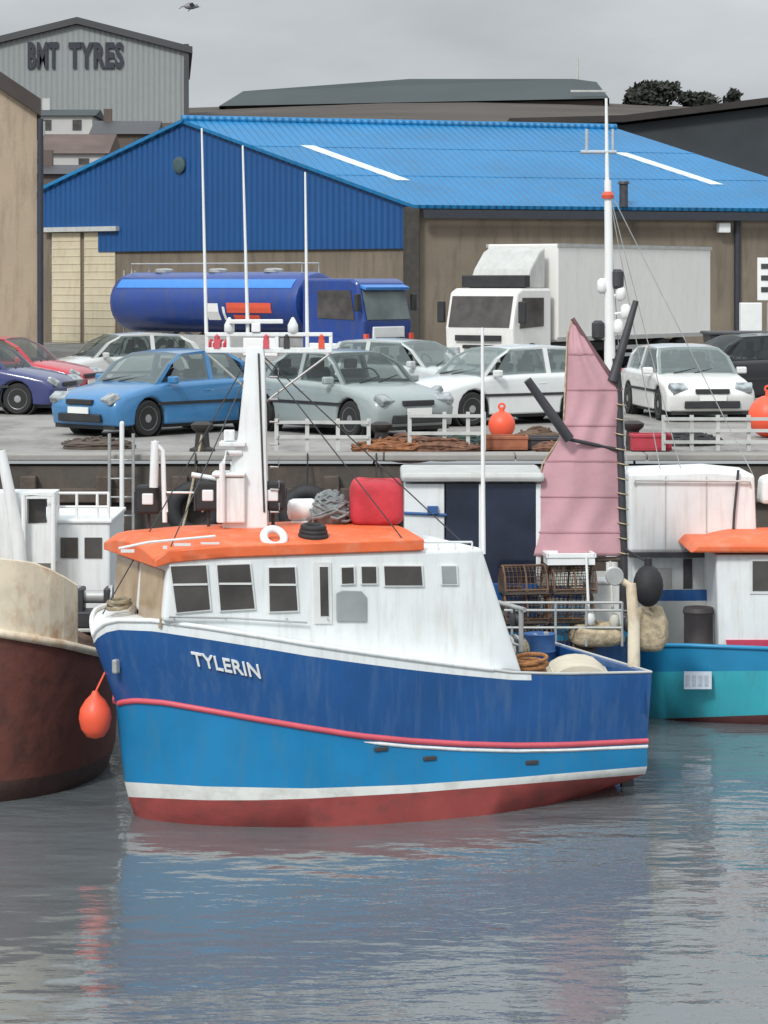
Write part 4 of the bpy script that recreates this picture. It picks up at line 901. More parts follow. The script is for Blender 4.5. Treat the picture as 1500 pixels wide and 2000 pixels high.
# floodlights on the roof
def flood(px, py, v, stand):
    """square work lamp on a bracket"""
    Yf = fr.w(1.2, v).y; c_ = at(px, py, Yf); mb = MB(); mb.box(c_, (.27, .2, .33)); mb.box(c_ + Vector((0, .12, .02)), (.18, .06, .2))
    f = obj('work_lamp', mb, black, M_, bevel=.03); mb = MB(); mb.box(c_ + Vector((0, -.1, .01)), (.13, .03, .13)); obj('lens', mb, lens, f, bevel=.02)
    mb = MB(); mb.cyl((c_.x, c_.y + .04, ROOFZ + .15), (c_.x, c_.y + .04, c_.z - .1), .02, n=8); mb.box((c_.x - .155, c_.y, c_.z - .04), (.02, .05, .26)); mb.box((c_.x + .155, c_.y, c_.z - .04), (.02, .05, .26)); obj('bracket', mb, dark, f)
flood(290, 975, .5, .02); flood(407, 968, .2, .02); flood(533, 968, .2, .02)
mb = MB(); Yp = fr.w(.6, .5).y; mb.tube([at(322, 1020, Yp), at(318, 880, Yp), at(300, 862, Yp)], .028, 8); mb.tube([at(300, 952, Yp), at(303, 862, Yp)], .05, 8); obj('lamp_post', mb, white, oroof, 50)
mb = MB(); mb.tube([at(326, 1000, Yp), at(326, 962, Yp), at(396, 962, Yp), at(396, 1000, Yp)], .016, 6); obj('hand_rail', mb, clean, oroof, 60)
# loose gear resting on the roof and in the cockpit
pz = on_side(535, 1050, -.12); mb = MB(); mb.ring(pz, .115, .045, axis=snrm + UZ * .9); tag(obj('life_ring', mb, clean, smooth=60), 'white ring lifebuoy lying on the orange roof under the mast', 'lifebuoy')
pz = on_side(612, 1050, -.25); mb = MB()
for k in range(4): mb.ring(pz + UZ * (.045 * k - .02), .15 - .012 * k, .035, axis=(.05, -.1, 1))
tag(obj('hose_coil', mb, black, smooth=60), 'black coiled hose on the orange roof beside the white ring', 'hose')
Yr = fr.w(2.4, .2).y; c_ = at(590, 996, Yr); mb = MB(); mb.lathe(c_ + Vector((-.15, 0, 0)), [(.05, -.02), (.11, 0), (.13, .05), (.13, .27), (.11, .32), (.05, .34)], axis=(1, .2, 0), n=18); mb.box(c_ + Vector((0, 0, -.16)), (.25, .16, .08)); tag(obj('liferaft_canister', mb, clean, smooth=40), 'white canister on the roof between the mast and the red cover', 'canister')
def lump(c, d, amp, seed, n=18, ex=.62):
    random.seed(seed); mb = MB(); ph = [(random.uniform(0, 6), random.uniform(2, 6)) for _ in range(6)]
    vs = []; kk = 11
    for j in range(kk + 1):
        a = j * math.pi / kk
        for i in range(n):
            b_ = i * 6.28318 / n; x, y, z = math.sin(a) * math.cos(b_), math.sin(a) * math.sin(b_), -math.cos(a)
            se = lambda q_: math.copysign(abs(q_) ** ex, q_)
            r_ = 1 + amp * (math.sin(ph[0][1] * b_ + ph[0][0]) * .5 + math.sin(ph[1][1] * a + ph[1][0] + 2 * b_) * .5)
            vs.append(Vector((se(x) * d[0] / 2 * r_, se(y) * d[1] / 2 * r_, (se(z) * .5 + .5) * d[2] * (r_ if z > 0 else 1))) + Vector(c))
    mb.mesh(vs, [(j * n + i, j * n + (i + 1) % n, (j + 1) * n + (i + 1) % n, (j + 1) * n + i) for j in range(kk) for i in range(n)]); return mb
c_ = at(735, 1026, Yr + .1); c_.z = ROOFZ + .2
tag(obj('red_covered_raft', lump(c_, (.62, .7, .52), .04, 3, 28, .34), red, smooth=70), 'bulky red fabric cover bundled on the orange roof', 'cover')
# stern: rudder
mb = MB(); a = fr.w(6.18, 0, 0); mb.prism([fr.w(6.31, -.62, .5), fr.w(6.42, -.62, .5), fr.w(6.5, -.62, -.6), fr.w(6.27, -.62, -.6)], fr.d(0, .06)); obj('rudder', mb, dark, M_, bevel=.01)
# bow fender
fc = at(186, 1402, 28.6); mb = MB(); mb.lathe(fc, [(.02, -.23), (.1, -.205), (.16, -.12), (.185, 0), (.17, .1), (.11, .2), (.05, .26), (.03, .3)], n=24); mb.cyl(fc + UZ * .28, fc + Vector((.16, .1, .62)), .012, n=6)
tag(obj('bow_fender', mb, buoyo, smooth=50), 'round orange fender hanging beside the blue bow', 'fender')
# gear in the cockpit
cf = 1.0
t_ = thing('pot_hauler', 'cream hauler post with round head standing at the blue stern', 'hauler', fr.w(5.75, -.6, cf))
Yh = fr.w(5.75, -.6).y; mb = MB(); mb.tube([at(1238, 1330, Yh), at(1238, 1215, Yh), at(1232, 1140, Yh)], [.075, .07, .06], 12); mb.tube([at(1232, 1145, Yh), at(1200, 1125, Yh)], .04, 8); obj('post', mb, cream, t_, 50)
mb = MB(); mb.lathe(at(1200, 1125, Yh) + Vector((0, .06, 0)), [(.1, 0), (.11, .03), (.06, .06), (.11, .09), (.1, .12)], axis=(0, -1, 0), n=18); obj('hauler_wheel', mb, steel, t_, 40)
cv = mat('cream_canvas', (.6, .55, .43), .8, .1, 4, bump=.01, bscale=9)
c_ = fr.w(5.85, -.35, cf); mb = MB(); nseg = 12; prf = [(math.cos(math.pi * i / nseg), math.sin(math.pi * i / nseg)) for i in range(nseg + 1)]
vs = []
for vv in (-.5, .5):
    for k, sc_ in ((0, 1), (1, .86)): vs += [c_ + Vector((.42 * x * sc_, vv, (.42 * max(0, y) ** .7 + .08) * (sc_ if k else 1))) for x, y in prf]
n_ = nseg + 1; fs = []
for i in range(nseg): fs += [(i, i + 1, 2 * n_ + i + 1, 2 * n_ + i), (n_ + i, n_ + i + 1, 3 * n_ + i + 1, 3 * n_ + i), (i, i + 1, n_ + i + 1, n_ + i), (2 * n_ + i, 2 * n_ + i + 1, 3 * n_ + i + 1, 3 * n_ + i)]
mb.mesh(vs, fs); mb.box(c_ + Vector((0, 0, .2)), (.66, .9, .38)); tag(obj('engine_cover', mb, cv, smooth=40), 'cream arched cover at the stern of the blue boat', 'cover')
tag(obj('net_bag', lump(at(1270, 1272, 33.5) * 1, (.44, .4, .56), .1, 8), tan, smooth=70), 'tan net bag standing on the navy stern below the black float', 'net')
t_ = thing('deck_winch', 'dark winch with two rope drums in the blue cockpit', 'winch', fr.w(5.6, 1.0, cf + .02), fr.yaw)
mb = MB(); mb.box((0, 0, .08), (.75, .45, .16)); 
for x in (-.36, 0, .36): mb.box((x, 0, .36), (.05, .4, .44))
obj('frame', mb, dark, t_, bevel=.015, local=True)
for x in (-.18, .18):
    mb = MB(); mb.lathe((x - .15, 0, .42), [(.2, 0), (.2, .03), (.12, .04), (.13, .15), (.12, .26), (.2, .27), (.2, .3)], axis=(1, 0, 0), n=18); dr = obj('drum', mb, steel, t_, 40, local=True)
    mb = MB()
    for k in range(6): mb.ring((x - .1 + k * .04, 0, .42), .145, .02, axis=(1, 0, 0), n=18, k=6)
    obj('wound_rope', mb, tan, dr, 60, local=True)
t_ = thing('gallows', 'grey steel gallows frame standing across the blue cockpit', 'gallows', fr.w(5.4, .15, cf), fr.yaw)
mb = MB()
for y in (.15, 1.0): mb.cyl((0, y, 0), (0, y, 1.05), .03, n=10)
mb.cyl((0, .05, 1.05), (0, 1.1, 1.05), .03, n=10); mb.cyl((0, .15, .6), (0, 1.0, .6), .02, n=8); obj('frame', mb, steel, t_, 60, local=True)
for y in (.35, .75): mb = MB(); mb.lathe((-.04, y, .9), [(.05, 0), (.085, .01), (.06, .04), (.085, .07), (.05, .08)], axis=(1, 0, 0), n=14); mb.cyl((0, y, .9), (0, y, 1.05), .015, n=6); obj('pulley_block', mb, dark, t_, 40, local=True)
def coil(label, c, r, m_, n=5, seed=1):
    random.seed(seed); mb = MB()
    for k in range(n): mb.ring(Vector(c) + Vector((random.uniform(-.04, .04), random.uniform(-.04, .04), .025 + k * .035)), r * random.uniform(.8, 1.05), .022, axis=(random.uniform(-.12, .12), random.uniform(-.12, .12), 1), n=24, k=6)
    tag(obj('rope_coil', mb, m_, smooth=60), label, 'rope', 'rope coils on the boats')
coil('orange-brown rope coil hung over the near side of the blue cockpit', fr.w(5.0, -.75, cf + .42), .2, mat('orange_brown_rope', (.35, .16, .06), .9, .3, 20), 6, 2)
coil('blue rope coil in the blue cockpit beside the winch', fr.w(5.85, .55, cf + .02), .22, ropeb, 5, 3)
coil('pale rope coil on the white foredeck of the blue boat', fr.w(.3, 0, deckz(.3) + .0), .13, ropem, 3, 4)
crate('fish_box', 'brown fish box with rope just behind the white wheelhouse', fr.w(5.0, -.75, cf + .02), (.6, .4, .4), brownbox, fr.yaw)
def strew(nm, label, cat, c, d, m_, seed, n=22):
    random.seed(seed); mb = MB(); c = Vector(c)
    mb.ball(c + UZ * d[2] * .35, 1, n=18, sq=(d[0] * .44, d[1] * .44, d[2] * .48))
    for k in range(n):
        a0 = random.uniform(0, 6.28); t0 = random.uniform(.1, 1.35); pts = []
        for i in range(10):
            a = a0 + i * .3; tt = t0 + .12 * math.sin(i * .9 + k); pts.append(c + Vector((d[0] / 2 * math.cos(tt) * math.cos(a), d[1] / 2 * math.cos(tt) * math.sin(a), d[2] * (.12 + .8 * math.sin(tt)) + random.uniform(-.015, .015))))
        mb.tube(pts, random.uniform(.014, .026), 5)
    return tag(obj(nm, mb, m_, smooth=60), label, cat)
c_ = at(645, 1010, Yr); c_.z = ROOFZ + .2; strew('net_heap', 'grey net heap beside the red cover on the roof', 'net', c_, (.52, .5, .42), netgrey, 44, 30)
strew('net_heap', 'dark brown net piled against the far side of the blue cockpit', 'net', fr.w(5.15, .75, cf + .02), (.8, .6, .66), mat('dark_brown_net', (.075, .05, .038), .9, .4, 12, bump=.04, bscale=22), 41)
strew('net_heap', 'black net bundle in the blue cockpit left of the cream arched cover', 'net', fr.w(5.35, .1, cf + .02), (.6, .55, .56), dark, 42)
strew('rope_heap', 'grey-blue rope heap right behind the wheelhouse of the blue boat', 'rope', fr.w(4.95, .05, cf + .02), (.5, .6, .55), mat('grey_blue_rope', (.13, .18, .25), .9, .3, 14), 43)
t_ = thing('oil_drum', 'blue oil drum standing at the far stern corner of the blue boat', 'drum', fr.w(5.95, .95, cf), 0)
mb = MB(); mb.lathe((0, 0, 0), [(.2, 0), (.21, .02), (.2, .04), (.2, .2), (.21, .21), (.2, .23), (.2, .42), (.21, .43), (.2, .45), (.2, .62), (.21, .64), (.19, .63)], n=20); obj('body', mb, bluebox, t_, 50, local=True)
mb = MB(); mb.lathe((.09, 0, .628), [(.035, 0), (.035, .03), (.02, .035)], n=10); obj('cap', mb, steel, t_, local=True)
rope('rope from the blue bow up to the quay bollard', mp_[6][2], bo1, 1.1)
# ---- second boat, behind: wheelhouse with dark opening, mizzen mast and pink sail
f2 = Frame(-1.3, 34.3, 4)
B_ = thing('fishing_boat', 'navy boat with open white wheelhouse and pink sail moored behind the blue one', 'boat', f2.w(0, 0), f2.yaw)
lv2 = [dict(u0=.4, hb=.3, e=.5, p=.9, st=.5, z=-.6), dict(u0=.2, hb=1.15, e=.45, p=.7, st=.75, z=0), dict(u0=0, hb=1.3, e=.4, p=.55, st=.85, z=lambda s: 1.75 - .5 * math.sin(min(1, s * 1.3) * 1.57) + .1 * s), dict(u0=0, hb=1.3, e=.4, p=.55, st=.85, z=lambda s: 1.87 - .5 * math.sin(min(1, s * 1.3) * 1.57) + .1 * s)]
p2, s2 = hull(f2, 4.5, lv2); obj('hull', hull_mesh(p2, s2, [0, 1, 2]), [antifoul, navy, tealblue], B_, 50)
obj('deck', deck_mesh(p2[2], s2[2], .25, .97), grey, B_); obj('bulwark', bulwark(p2[3], s2[3], .06, .4, 0, 40), tealblue, B_)
YW = 33.55
mb = MB(); a = at(790, 1060, YW); bb = at(1056, 1060, YW); zt = at(0, 945, YW).z
mb.box(((at(790, 0, YW).x + at(868, 0, YW).x) / 2, YW + .7, (zt + 1.2) / 2 + .0), (78 * YW / F, 1.4, zt - 1.2))
mb.box((bb.x - .03, YW + .7, (zt + 1.2) / 2), (.07, 1.4, zt - 1.2)); mb.box(((a.x + bb.x) / 2, YW + 1.36, (zt + 1.2) / 2), (bb.x - a.x - .08, .06, zt - 1.2))
house2 = obj('wheelhouse', mb, white, B_, bevel=.015)
mb = MB(); mb.box(((a.x + bb.x) / 2, YW + .68, zt + .09), (bb.x - a.x + .1, 1.6, .12)); obj('roof', mb, grey, B_, bevel=.05)
mb = MB(); x0, x1 = at(871, 0, YW).x, at(1050, 0, YW).x; mb.box(((x0 + x1) / 2, YW + .02, (zt + 1.9) / 2), (x1 - x0, .03, zt - 1.9)); op = obj('dark_glazing', mb, mat('dark_blue_glass', (.018, .024, .045), .15, .4, 2), B_)
mb = MB(); mb.box((at(942, 0, YW).x - .02, YW - .01, (zt + 1.9) / 2), (.05, .05, zt - 1.9)); obj('mullion', mb, white, op)
mb = MB(); mb.box(((x0 + x1) / 2, YW - .005, 1.8), (x1 - x0, .1, .5)); obj('lower_panel', mb, navy, B_, bevel=.01)
mb = MB(); mb.tube([at(788, 1002, YW - .02), at(872, 1006, YW - .02)], .02, 8); mb.box(at(845, 996, YW - .03), (.14, .06, .1)); obj('blue_trim', mb, bluebox, house2)
# mizzen mast, gaff, boom, sail
YS = 33.6; seamm = mat('dark_pink_seam', (.46, .24, .275), .9)
mb = MB(); mb.tube([at(1218, 1190, YS), at(1218, 1080, YS), at(1208, 760, YS), at(1203, 700, YS)], [.06, .055, .05, .05], 10); mz = obj('mizzen_mast', mb, dark, B_, 60)
mb = MB(); mb.tube([at(1196, 745, YS - .05), at(1212, 690, YS), at(1242, 588, YS + .1)], [.07, .06, .04], 10); obj('gaff', mb, dark, mz, 60)
mb = MB(); mb.tube([at(1118, 622, YS), at(1160, 690, YS), at(1212, 764, YS)], [.03, .04, .045], 8); obj('upper_spar', mb, mat('mauve_brown_spar', (.16, .08, .09), .6, .2), mz, 60)
mb = MB(); mb.tube([at(1030, 742, YS - .35), at(1112, 858, YS - .25)], [.055, .07], 10); obj('derrick_boom', mb, dark, mz, 60)
mb = MB(); mb.tube([at(1112, 858, YS - .25), at(1214, 880, YS)], .025, 8); obj('boom_arm', mb, dark, mz, 60)
# sail surface with belly and folds
L_edge = [(622, 1117), (640, 1111), (670, 1107), (760, 1104), (820, 1100), (850, 1094), (870, 1083), (890, 1071), (910, 1062), (950, 1051), (1000, 1040), (1045, 1029), (1086, 1016)]
R_edge = [(622, 1121), (690, 1164), (764, 1212), (900, 1217), (1086, 1222)]
def sail_y(f, j): return YS - .12 * math.sin(f * 3.14) * min(1, j / 8) + .016 * math.sin(f * 17 + j * .12 + math.sin(j * .25)) * min(1, j / 6) + .01 * math.sin(f * 5 - j * .3)
mb = MB(); nr, nc = 60, 40; vs = []
for j in range(nr + 1):
    py = 622 + (1086 - 622) * j / nr; xl, xr = interp(L_edge, py), interp(R_edge, py)
    for i in range(nc + 1):
        f = i / nc; px = xl + (xr - xl) * f
        vs.append(at(px, py, sail_y(f, j)) if True else at(px, py, YS - .12 * math.sin(f * 3.14) * min(1, j / 8) + .012 * math.sin(f * 17 + j * .12 + math.sin(j * .25)) * min(1, j / 6) + .008 * math.sin(f * 5 - j * .3)))
n_ = nc + 1; mb.mesh(vs, [(j * n_ + i, j * n_ + i + 1, (j + 1) * n_ + i + 1, (j + 1) * n_ + i) for j in range(nr) for i in range(nc)])
sail = obj('sail', mb, pink, B_, 80); md = sail.modifiers.new('cloth', 'SOLIDIFY'); md.thickness = .012
for j_ in (9, 18, 27, 36, 45, 54):
    py_ = 622 + 464 * j_ / 60; xl, xr = interp(L_edge, py_), interp(R_edge, py_); mb = MB()
    rr_ = [[at(xl + (xr - xl) * f_ / 40, py_ + dy_, sail_y(f_ / 40, j_ + dy_ * 60 / 464) - .012) for f_ in range(41)] for dy_ in (-1.3, 1.3)]
    for a_, b_, c2_, d2_ in zip(rr_[0], rr_[0][1:], rr_[1][1:], rr_[1]): mb.face([a_, b_, c2_, d2_])
    obj('sail_seam', mb, seamm, sail)
for k in range(11): mb = MB(); mb.ring(at(1211 + (k > 3) * 5, 790 + k * 29, YS), .075, .009, axis=(.2, 0, 1), n=14, k=5); obj('mast_hoop', mb, tan, mz, 60)
mb = MB(); mb.tube([at(1019, 1086, YS - .01), at(1060, 905, YS - .02), at(1100, 846, YS - .02), at(1108, 655, YS - .02), at(1119, 622, YS)], .012, 5); obj('bolt_rope', mb, tan, sail, 60)
mb = MB(); mb.tube([at(1012, 1094, YS), at(1222, 1092, YS)], .035, 8); obj('sail_boom', mb, wood, mz, 60)
# stern rails and gear on the second boat
mb = MB(); Yr2 = 32.98
for x in (1000, 1085, 1145, 1215): mb.cyl(at(x, 1262, Yr2), at(x, 1176, Yr2), .018, n=8)
for y in (1177, 1192, 1226): mb.cyl(at(985, y, Yr2), at(1215, y, Yr2), .018, n=8)
obj('stern_rail', mb, steel, B_)
dpm = mat('pale_pole_paint', (.6, .58, .5), .6, .1)
for lab, x0, y0, x1, y1, m_ in (('white marker pole leaning against the lobster pots', 1152, 1250, 1145, 1086, clean), ('tan marker pole leaning beside the white locker', 1200, 1255, 1192, 1096, dpm), ('dark marker pole leaning over the stern rail of the navy boat', 1226, 1262, 1248, 1120, dark)):
    mb = MB(); mb.tube([at(x0, y0, 33.05), at(x1, y1, 33.12)], [.022, .016], 8); mb.lathe(at(x0, y0, 33.05) + UZ * .18, [(.02, 0), (.06, .03), (.07, .1), (.06, .17), (.02, .2)], n=12); tag(obj('marker_pole', mb, m_, smooth=50), lab, 'pole', 'marker poles on the navy boat')
netm = mat('creel_netting', (.1, .065, .045), .9, .3); hoop = mat('creel_hoop', (.16, .09, .055), .8, .3)
def creel(label, c, rz):
    """lobster pot: slatted base, three hoops, net wrapped round"""
    t_ = thing('lobster_pot', label, 'creel', c, rz, 'lobster pots stacked on the navy boat')
    mb = MB()
    for k in range(4): mb.box((0, -.18 + k * .12, .02), (.58, .05, .03))
    for x in (-.27, 0, .27): mb.box((x, 0, .045), (.04, .42, .02))
    obj('base', mb, wood, t_, local=True)
    mb = MB(); arc = [(.2 * math.cos(math.pi * i / 10), .05 + .31 * math.sin(math.pi * i / 10)) for i in range(11)]
    for x in (-.28, 0, .28): mb.tube([(x, y, z) for y, z in arc], .014, 6)
    mb.cyl((-.28, 0, .36), (.28, 0, .36), .012, n=6)
    for sy in (-.2, .2): mb.cyl((-.28, sy, .06), (.28, sy, .06), .012, n=6)
    obj('hoop_frame', mb, hoop, t_, 60, local=True)
    mb = MB()
    for i in range(1, 10): mb.cyl((-.28, arc[i][0] * .98, arc[i][1] - .004), (.28, arc[i][0] * .98, arc[i][1] - .004), .005, n=4)
    for k in range(11): mb.tube([(-.28 + k * .056, y * .98, z - .004) for y, z in arc], .005, 4)
    for i in range(-3, 4):
        for x in (-.28, .28): mb.cyl((x, i * .055, .05), (x, i * .055, .05 + .29 * math.sqrt(max(0, 1 - (i * .055 / .2) ** 2))), .005, n=4)
    obj('netting', mb, netm, t_, local=True)
    return t_
c0 = None
for lab, px, row, Yb in (('bottom lobster pot of the left stack, next to the wheelhouse of the navy boat', 1024, 0, 33.3), ('middle lobster pot of the left stack, next to the wheelhouse of the navy boat', 1026, 1, 33.3), ('top lobster pot of the left stack, next to the wheelhouse of the navy boat', 1022, 2, 33.3), ('bottom lobster pot of the stack under the pink sail', 1116, 0, 33.35), ('middle lobster pot of the stack under the pink sail', 1113, 1, 33.35), ('top lobster pot of the stack under the pink sail', 1117, 2, 33.35), ('lone lobster pot on the far side of the white locker', 1196, 0, 34.4)):
    x = at(px, 1200, Yb).x; z = 1.2 + row * .375
    if c0 is None: c0 = creel(lab, (x, Yb, z), f2.yaw)
    else: dup(c0, (x, Yb, z), f2.yaw + .05 * row, lab)
x = at(1116, 1200, 33.35).x; zz = 1.2 + 1.125
crate('fish_box', 'white fish box on the top lobster pot under the sail', Vector((x - .03, 33.35, zz + .005)), (.62, .4, .15), clean, f2.yaw, 'boxes stacked on the navy boat')
c_ = at(1176, 1190, 33.9); mb = MB(); mb.box(c_ + UZ * .05, (.5, .4, .62)); mb.box(c_ + UZ * .38, (.56, .46, .05)); mb.box(c_ + Vector((-.16, 0, .62)), (.12, .12, .5))
tag(obj('white_locker', mb, white, bevel=.02), 'white deck locker below the foot of the pink sail', 'locker')
c_ = at(1266, 1144, 33.2); mb = MB(); mb.ball(c_, .22, sq=(.9, .9, 1.25)); mb.cyl(c_ + UZ * .26, c_ + UZ * .36, .05); mb.cyl(c_ + UZ * .3, at(1217, 1070, 33.5), .012, n=6)
tag(obj('black_float', mb, black, smooth=50), 'big black float hanging beside the sail mast', 'float')
tag(obj('net_heap', lump(at(1165, 1262, 33.2), (.7, .5, .3), .14, 21), tan, smooth=70), 'tan rope heap on the navy stern deck by the hauler', 'net')

# ---- third boat against the quay: white deckhouse and tall mast
f3 = Frame(1.9, 37.2, 2)
D_ = thing('fishing_boat', 'white boat with tall pale mast and big white deckhouse against the quay', 'boat', f3.w(0, 0), f3.yaw)
lv3 = [dict(u0=.3, hb=.3, e=.5, p=.9, st=.6, z=-.6), dict(u0=.2, hb=1.0, e=.3, p=.7, st=.9, z=0), dict(u0=0, hb=1.2, e=.3, p=.55, st=.95, z=1.5), dict(u0=0, hb=1.2, e=.3, p=.55, st=.95, z=1.66)]
p3, s3 = hull(f3, 6.5, lv3); obj('hull', hull_mesh(p3, s3, [0, 1, 2]), [antifoul, grey, navy], D_, 50); obj('deck', deck_mesh(p3[2], s3[2], .1, .97), grey, D_); obj('bulwark', bulwark(p3[3], s3[3], .06, .3, 0, 40), grey, D_)
YD = 36.3
def wall3(pts, th, m_, nm, par=D_, bev=.03): mb = MB(); mb.prism(pts, (0, th, 0)); return obj(nm, mb, m_, par, bevel=bev)
hs3 = wall3([at(1228, 1080, YD), at(1480, 1080, YD), at(1474, 926, YD), at(1392, 918, YD), at(1228, 923, YD)], 1.3, white, 'deckhouse', bev=.05)
wall3([at(1236, 1225, YD + .1), at(1475, 1225, YD + .1), at(1475, 1080, YD + .1), at(1236, 1080, YD + .1)], 1.1, white, 'lower_house')
for x0, x1 in ((1335, 1352), (1388, 1402)):
    wall3([at(x0, 1200, YD + .06), at(x1, 1200, YD + .06), at(x1, 1092, YD + .06), at(x0, 1092, YD + .06)], .1, dark, 'doorway', bev=0)
mb = MB(); mb.box((at(1228, 1083, YD).x * .5 + at(1480, 1083, YD).x * .5, YD + .3, at(0, 1083, YD).z), (252 * YD / F, .8, .07)); obj('deck_edge', mb, dark, D_)
mb = MB(); mb.tube([at(1442, 918, YD - .05), at(1434, 1000, YD - .06), at(1430, 1075, YD - .05)], .02, 6); obj('cable', mb, dark, hs3)
wall3([at(1486, 985, YD + .4), at(1540, 985, YD + .4), at(1530, 925, YD + .4), at(1490, 935, YD + .4)], .5, clean, 'ventilator', bev=.06)
mb = MB(); mb.tube([at(1240, 945, YD - .03), at(1240, 938, YD - .06), at(1465, 940, YD - .06), at(1465, 948, YD - .03)], .018, 6)
for x in (1300, 1380): mb.box(at(x, 1003, YD - .002), (.018, .012, 1.05))
obj('seam_and_rail', mb, grey, hs3)
for x in (1262,): wall3([at(x, 1190, YD + .08), at(x + 50, 1190, YD + .08), at(x + 50, 1110, YD + .08), at(x, 1110, YD + .08)], .1, grey, 'locker_door', D_, .01)
YM3 = 36.6
mb = MB(); mb.tube([at(1196, 1190, YM3), at(1191, 700, YM3), at(1189, 480, YM3), at(1187, 352, YM3)], [.085, .08, .06, .05], 12); mb.tube([at(1186, 356, YM3), at(1184, 192, YM3)], [.032, .02], 10); m3 = obj('mast', mb, clean, D_, 60)
mb = MB(); mb.tube([at(1146, 252, YM3), at(1146, 297, YM3)], .025, 8); mb.tube([at(1197, 252, YM3), at(1197, 297, YM3)], .02, 8); mb.tube([at(1134, 297, YM3), at(1204, 297, YM3)], .028, 8); obj('crosstree', mb, mat('pale_blue_grey', (.4, .46, .52), .5), m3, 60)
mb = MB(); mb.lathe(at(1187, 388, YM3), [(.08, 0), (.09, .05), (.06, .1)]); obj('mast_band', mb, orm, m3)
for px, py, m_ in ((1206, 545, dark), (1168, 645, dark)):
    c_ = at(px, py, YM3); mb = MB(); mb.lathe(c_ + UZ * -.14, [(.05, 0), (.09, .04), (.09, .24), (.05, .28)], n=12); mb.tube([c_, at(1190, py - 10, YM3)], .015, 6); obj('pulley_block', mb, m_, m3, 40)
mb = MB()
for px, py in ((1212, 575), (1222, 610), (1208, 640), (1176, 560)): mb.lathe(at(px, py, YM3) + UZ * -.1, [(.03, 0), (.08, .05), (.07, .18), (.03, .22)], n=10); mb.tube([at(px, py, YM3), at(1191, py + 4, YM3)], .02, 6)
obj('mast_lights', mb, clean, m3, 50)
mb = MB()
for px, py in ((1225, 925), (1330, 918), (1470, 926), (1290, 920)): mb.tube([at(1187, 365, YM3), at(px, py, YM3 + .2)], .007, 5)
obj('stay_wire', mb, steel, m3)

# ---- teal boat at the right
f4 = Frame(3.35, 35.6, 2)
T_ = thing('fishing_boat', 'teal boat with orange roof moored at the right edge', 'boat', f4.w(0, 0), f4.yaw)
tz = [(1180, 1270), (1285, 1262), (1340, 1262), (1500, 1268), (1700, 1285), (2000, 1290)]; tz1 = [(1180, 1320), (1285, 1312), (1500, 1310), (1700, 1318), (2000, 1325)]; tz0 = [(1180, 1408), (1285, 1404), (1500, 1396), (2000, 1390)]
lv4 = [dict(u0=.5, hb=.3, e=.4, p=.9, st=.6, z=-.6), dict(u0=.25, hb=1.0, e=.3, p=.6, st=.9, z=-.02), dict(u0=.2, hb=1.02, e=.28, p=.55, st=.9, row=tz0), dict(u0=.05, hb=1.12, e=.25, p=.5, st=.92, row=tz1), dict(u0=0, hb=1.14, e=.25, p=.5, st=.92, row=tz)]
p4, s4 = hull(f4, 6.6, lv4); obj('hull', hull_mesh(p4, s4, [0, 0, 1, 2]), [mat('dark_red_bottom', (.1, .03, .03), .7, .2), teal, tealblue], T_, 50)
obj('deck', deck_mesh(p4[3], s4[3], 0, .97), grey, T_); obj('bulwark', bulwark(p4[4], s4[4], .06, .3, 0, 40), tealblue, T_)
mb = MB(); mb.tube([p + UZ * .01 for p in p4[4]], .03, 8); obj('cap_rail', mb, tealblue, T_, 60)
YT = 34.95
hs4 = wall3([at(1404, 1276, YT), at(1760, 1276, YT), at(1740, 1083, YT), at(1398, 1083, YT)], 1.5, white, 'wheelhouse', T_, .04)
for x0 in (1470, 1560, 1640):
    f = wall3([at(x0 - 5, 1160, YT - .015), at(x0 + 63, 1160, YT - .015), at(x0 + 63, 1090, YT - .015), at(x0 - 5, 1090, YT - .015)], .012, frm, 'window', T_, 0)
    wall3([at(x0, 1154, YT - .025), at(x0 + 58, 1154, YT - .025), at(x0 + 58, 1096, YT - .025), at(x0, 1096, YT - .025)], .008, glass, 'pane', f, 0)
mb = MB(); mb.prism([at(1348, 1080, YT - .15), at(1770, 1080, YT - .15), at(1770, 1066, YT - .15), at(1362, 1064, YT - .15)], (0, 1.75, 0)); mb.prism([at(1380, 1066, YT - .05), at(1760, 1066, YT - .05), at(1750, 1046, YT + .4), at(1440, 1046, YT + .4)], (0, 1.2, 0)); obj('roof', mb, orange, T_, bevel=.03)
mb = MB(); mb.prism([at(1422, 1276, YT - .03), at(1760, 1276, YT - .03), at(1760, 1250, YT - .03), at(1418, 1250, YT - .03)], (0, .028, 0)); obj('trim_band', mb, magenta, T_)
pn = at(1363, 1327, 1); Yn = p4[3][10].y - .06
mb = MB(); yy = min(p.y for p in p4[3]) - .015
mb.prism([at(1336, 1346, yy), at(1390, 1346, yy), at(1390, 1312, yy), at(1336, 1312, yy)], (0, .03, 0)); npz = obj('number_panel', mb, mat('pale_lilac_white', (.6, .66, .74), .5), T_)
mb = MB()
for i in range(4): mb.box(at(1344 + i * 12, 1329, yy - .006), (.045, .012, .14))
obj('worn_marking', mb, mat('faded_grey', (.45, .5, .56), .6), npz)
c_ = at(1364, 1268, 35.3); mb = MB(); mb.lathe(c_ , [(.2, 0), (.22, .06), (.2, .1), (.2, .48), (.22, .52), (.2, .58)], n=18); tag(obj('deck_barrel', mb, mat('dark_brown_barrel', (.05, .042, .042), .6, .3), smooth=40), 'dark barrel on the teal deck left of the white wheelhouse', 'barrel')

rope('rope from the white boat up to the bollard right of the sail', p3[3][20] + Vector((0, 1.6, 0)), bo3, .25, ropeb)
rope('blue rope from the navy boat wheelhouse to the middle bollard', p2[3][3] + UZ * .03, bo2, .8, ropeb)
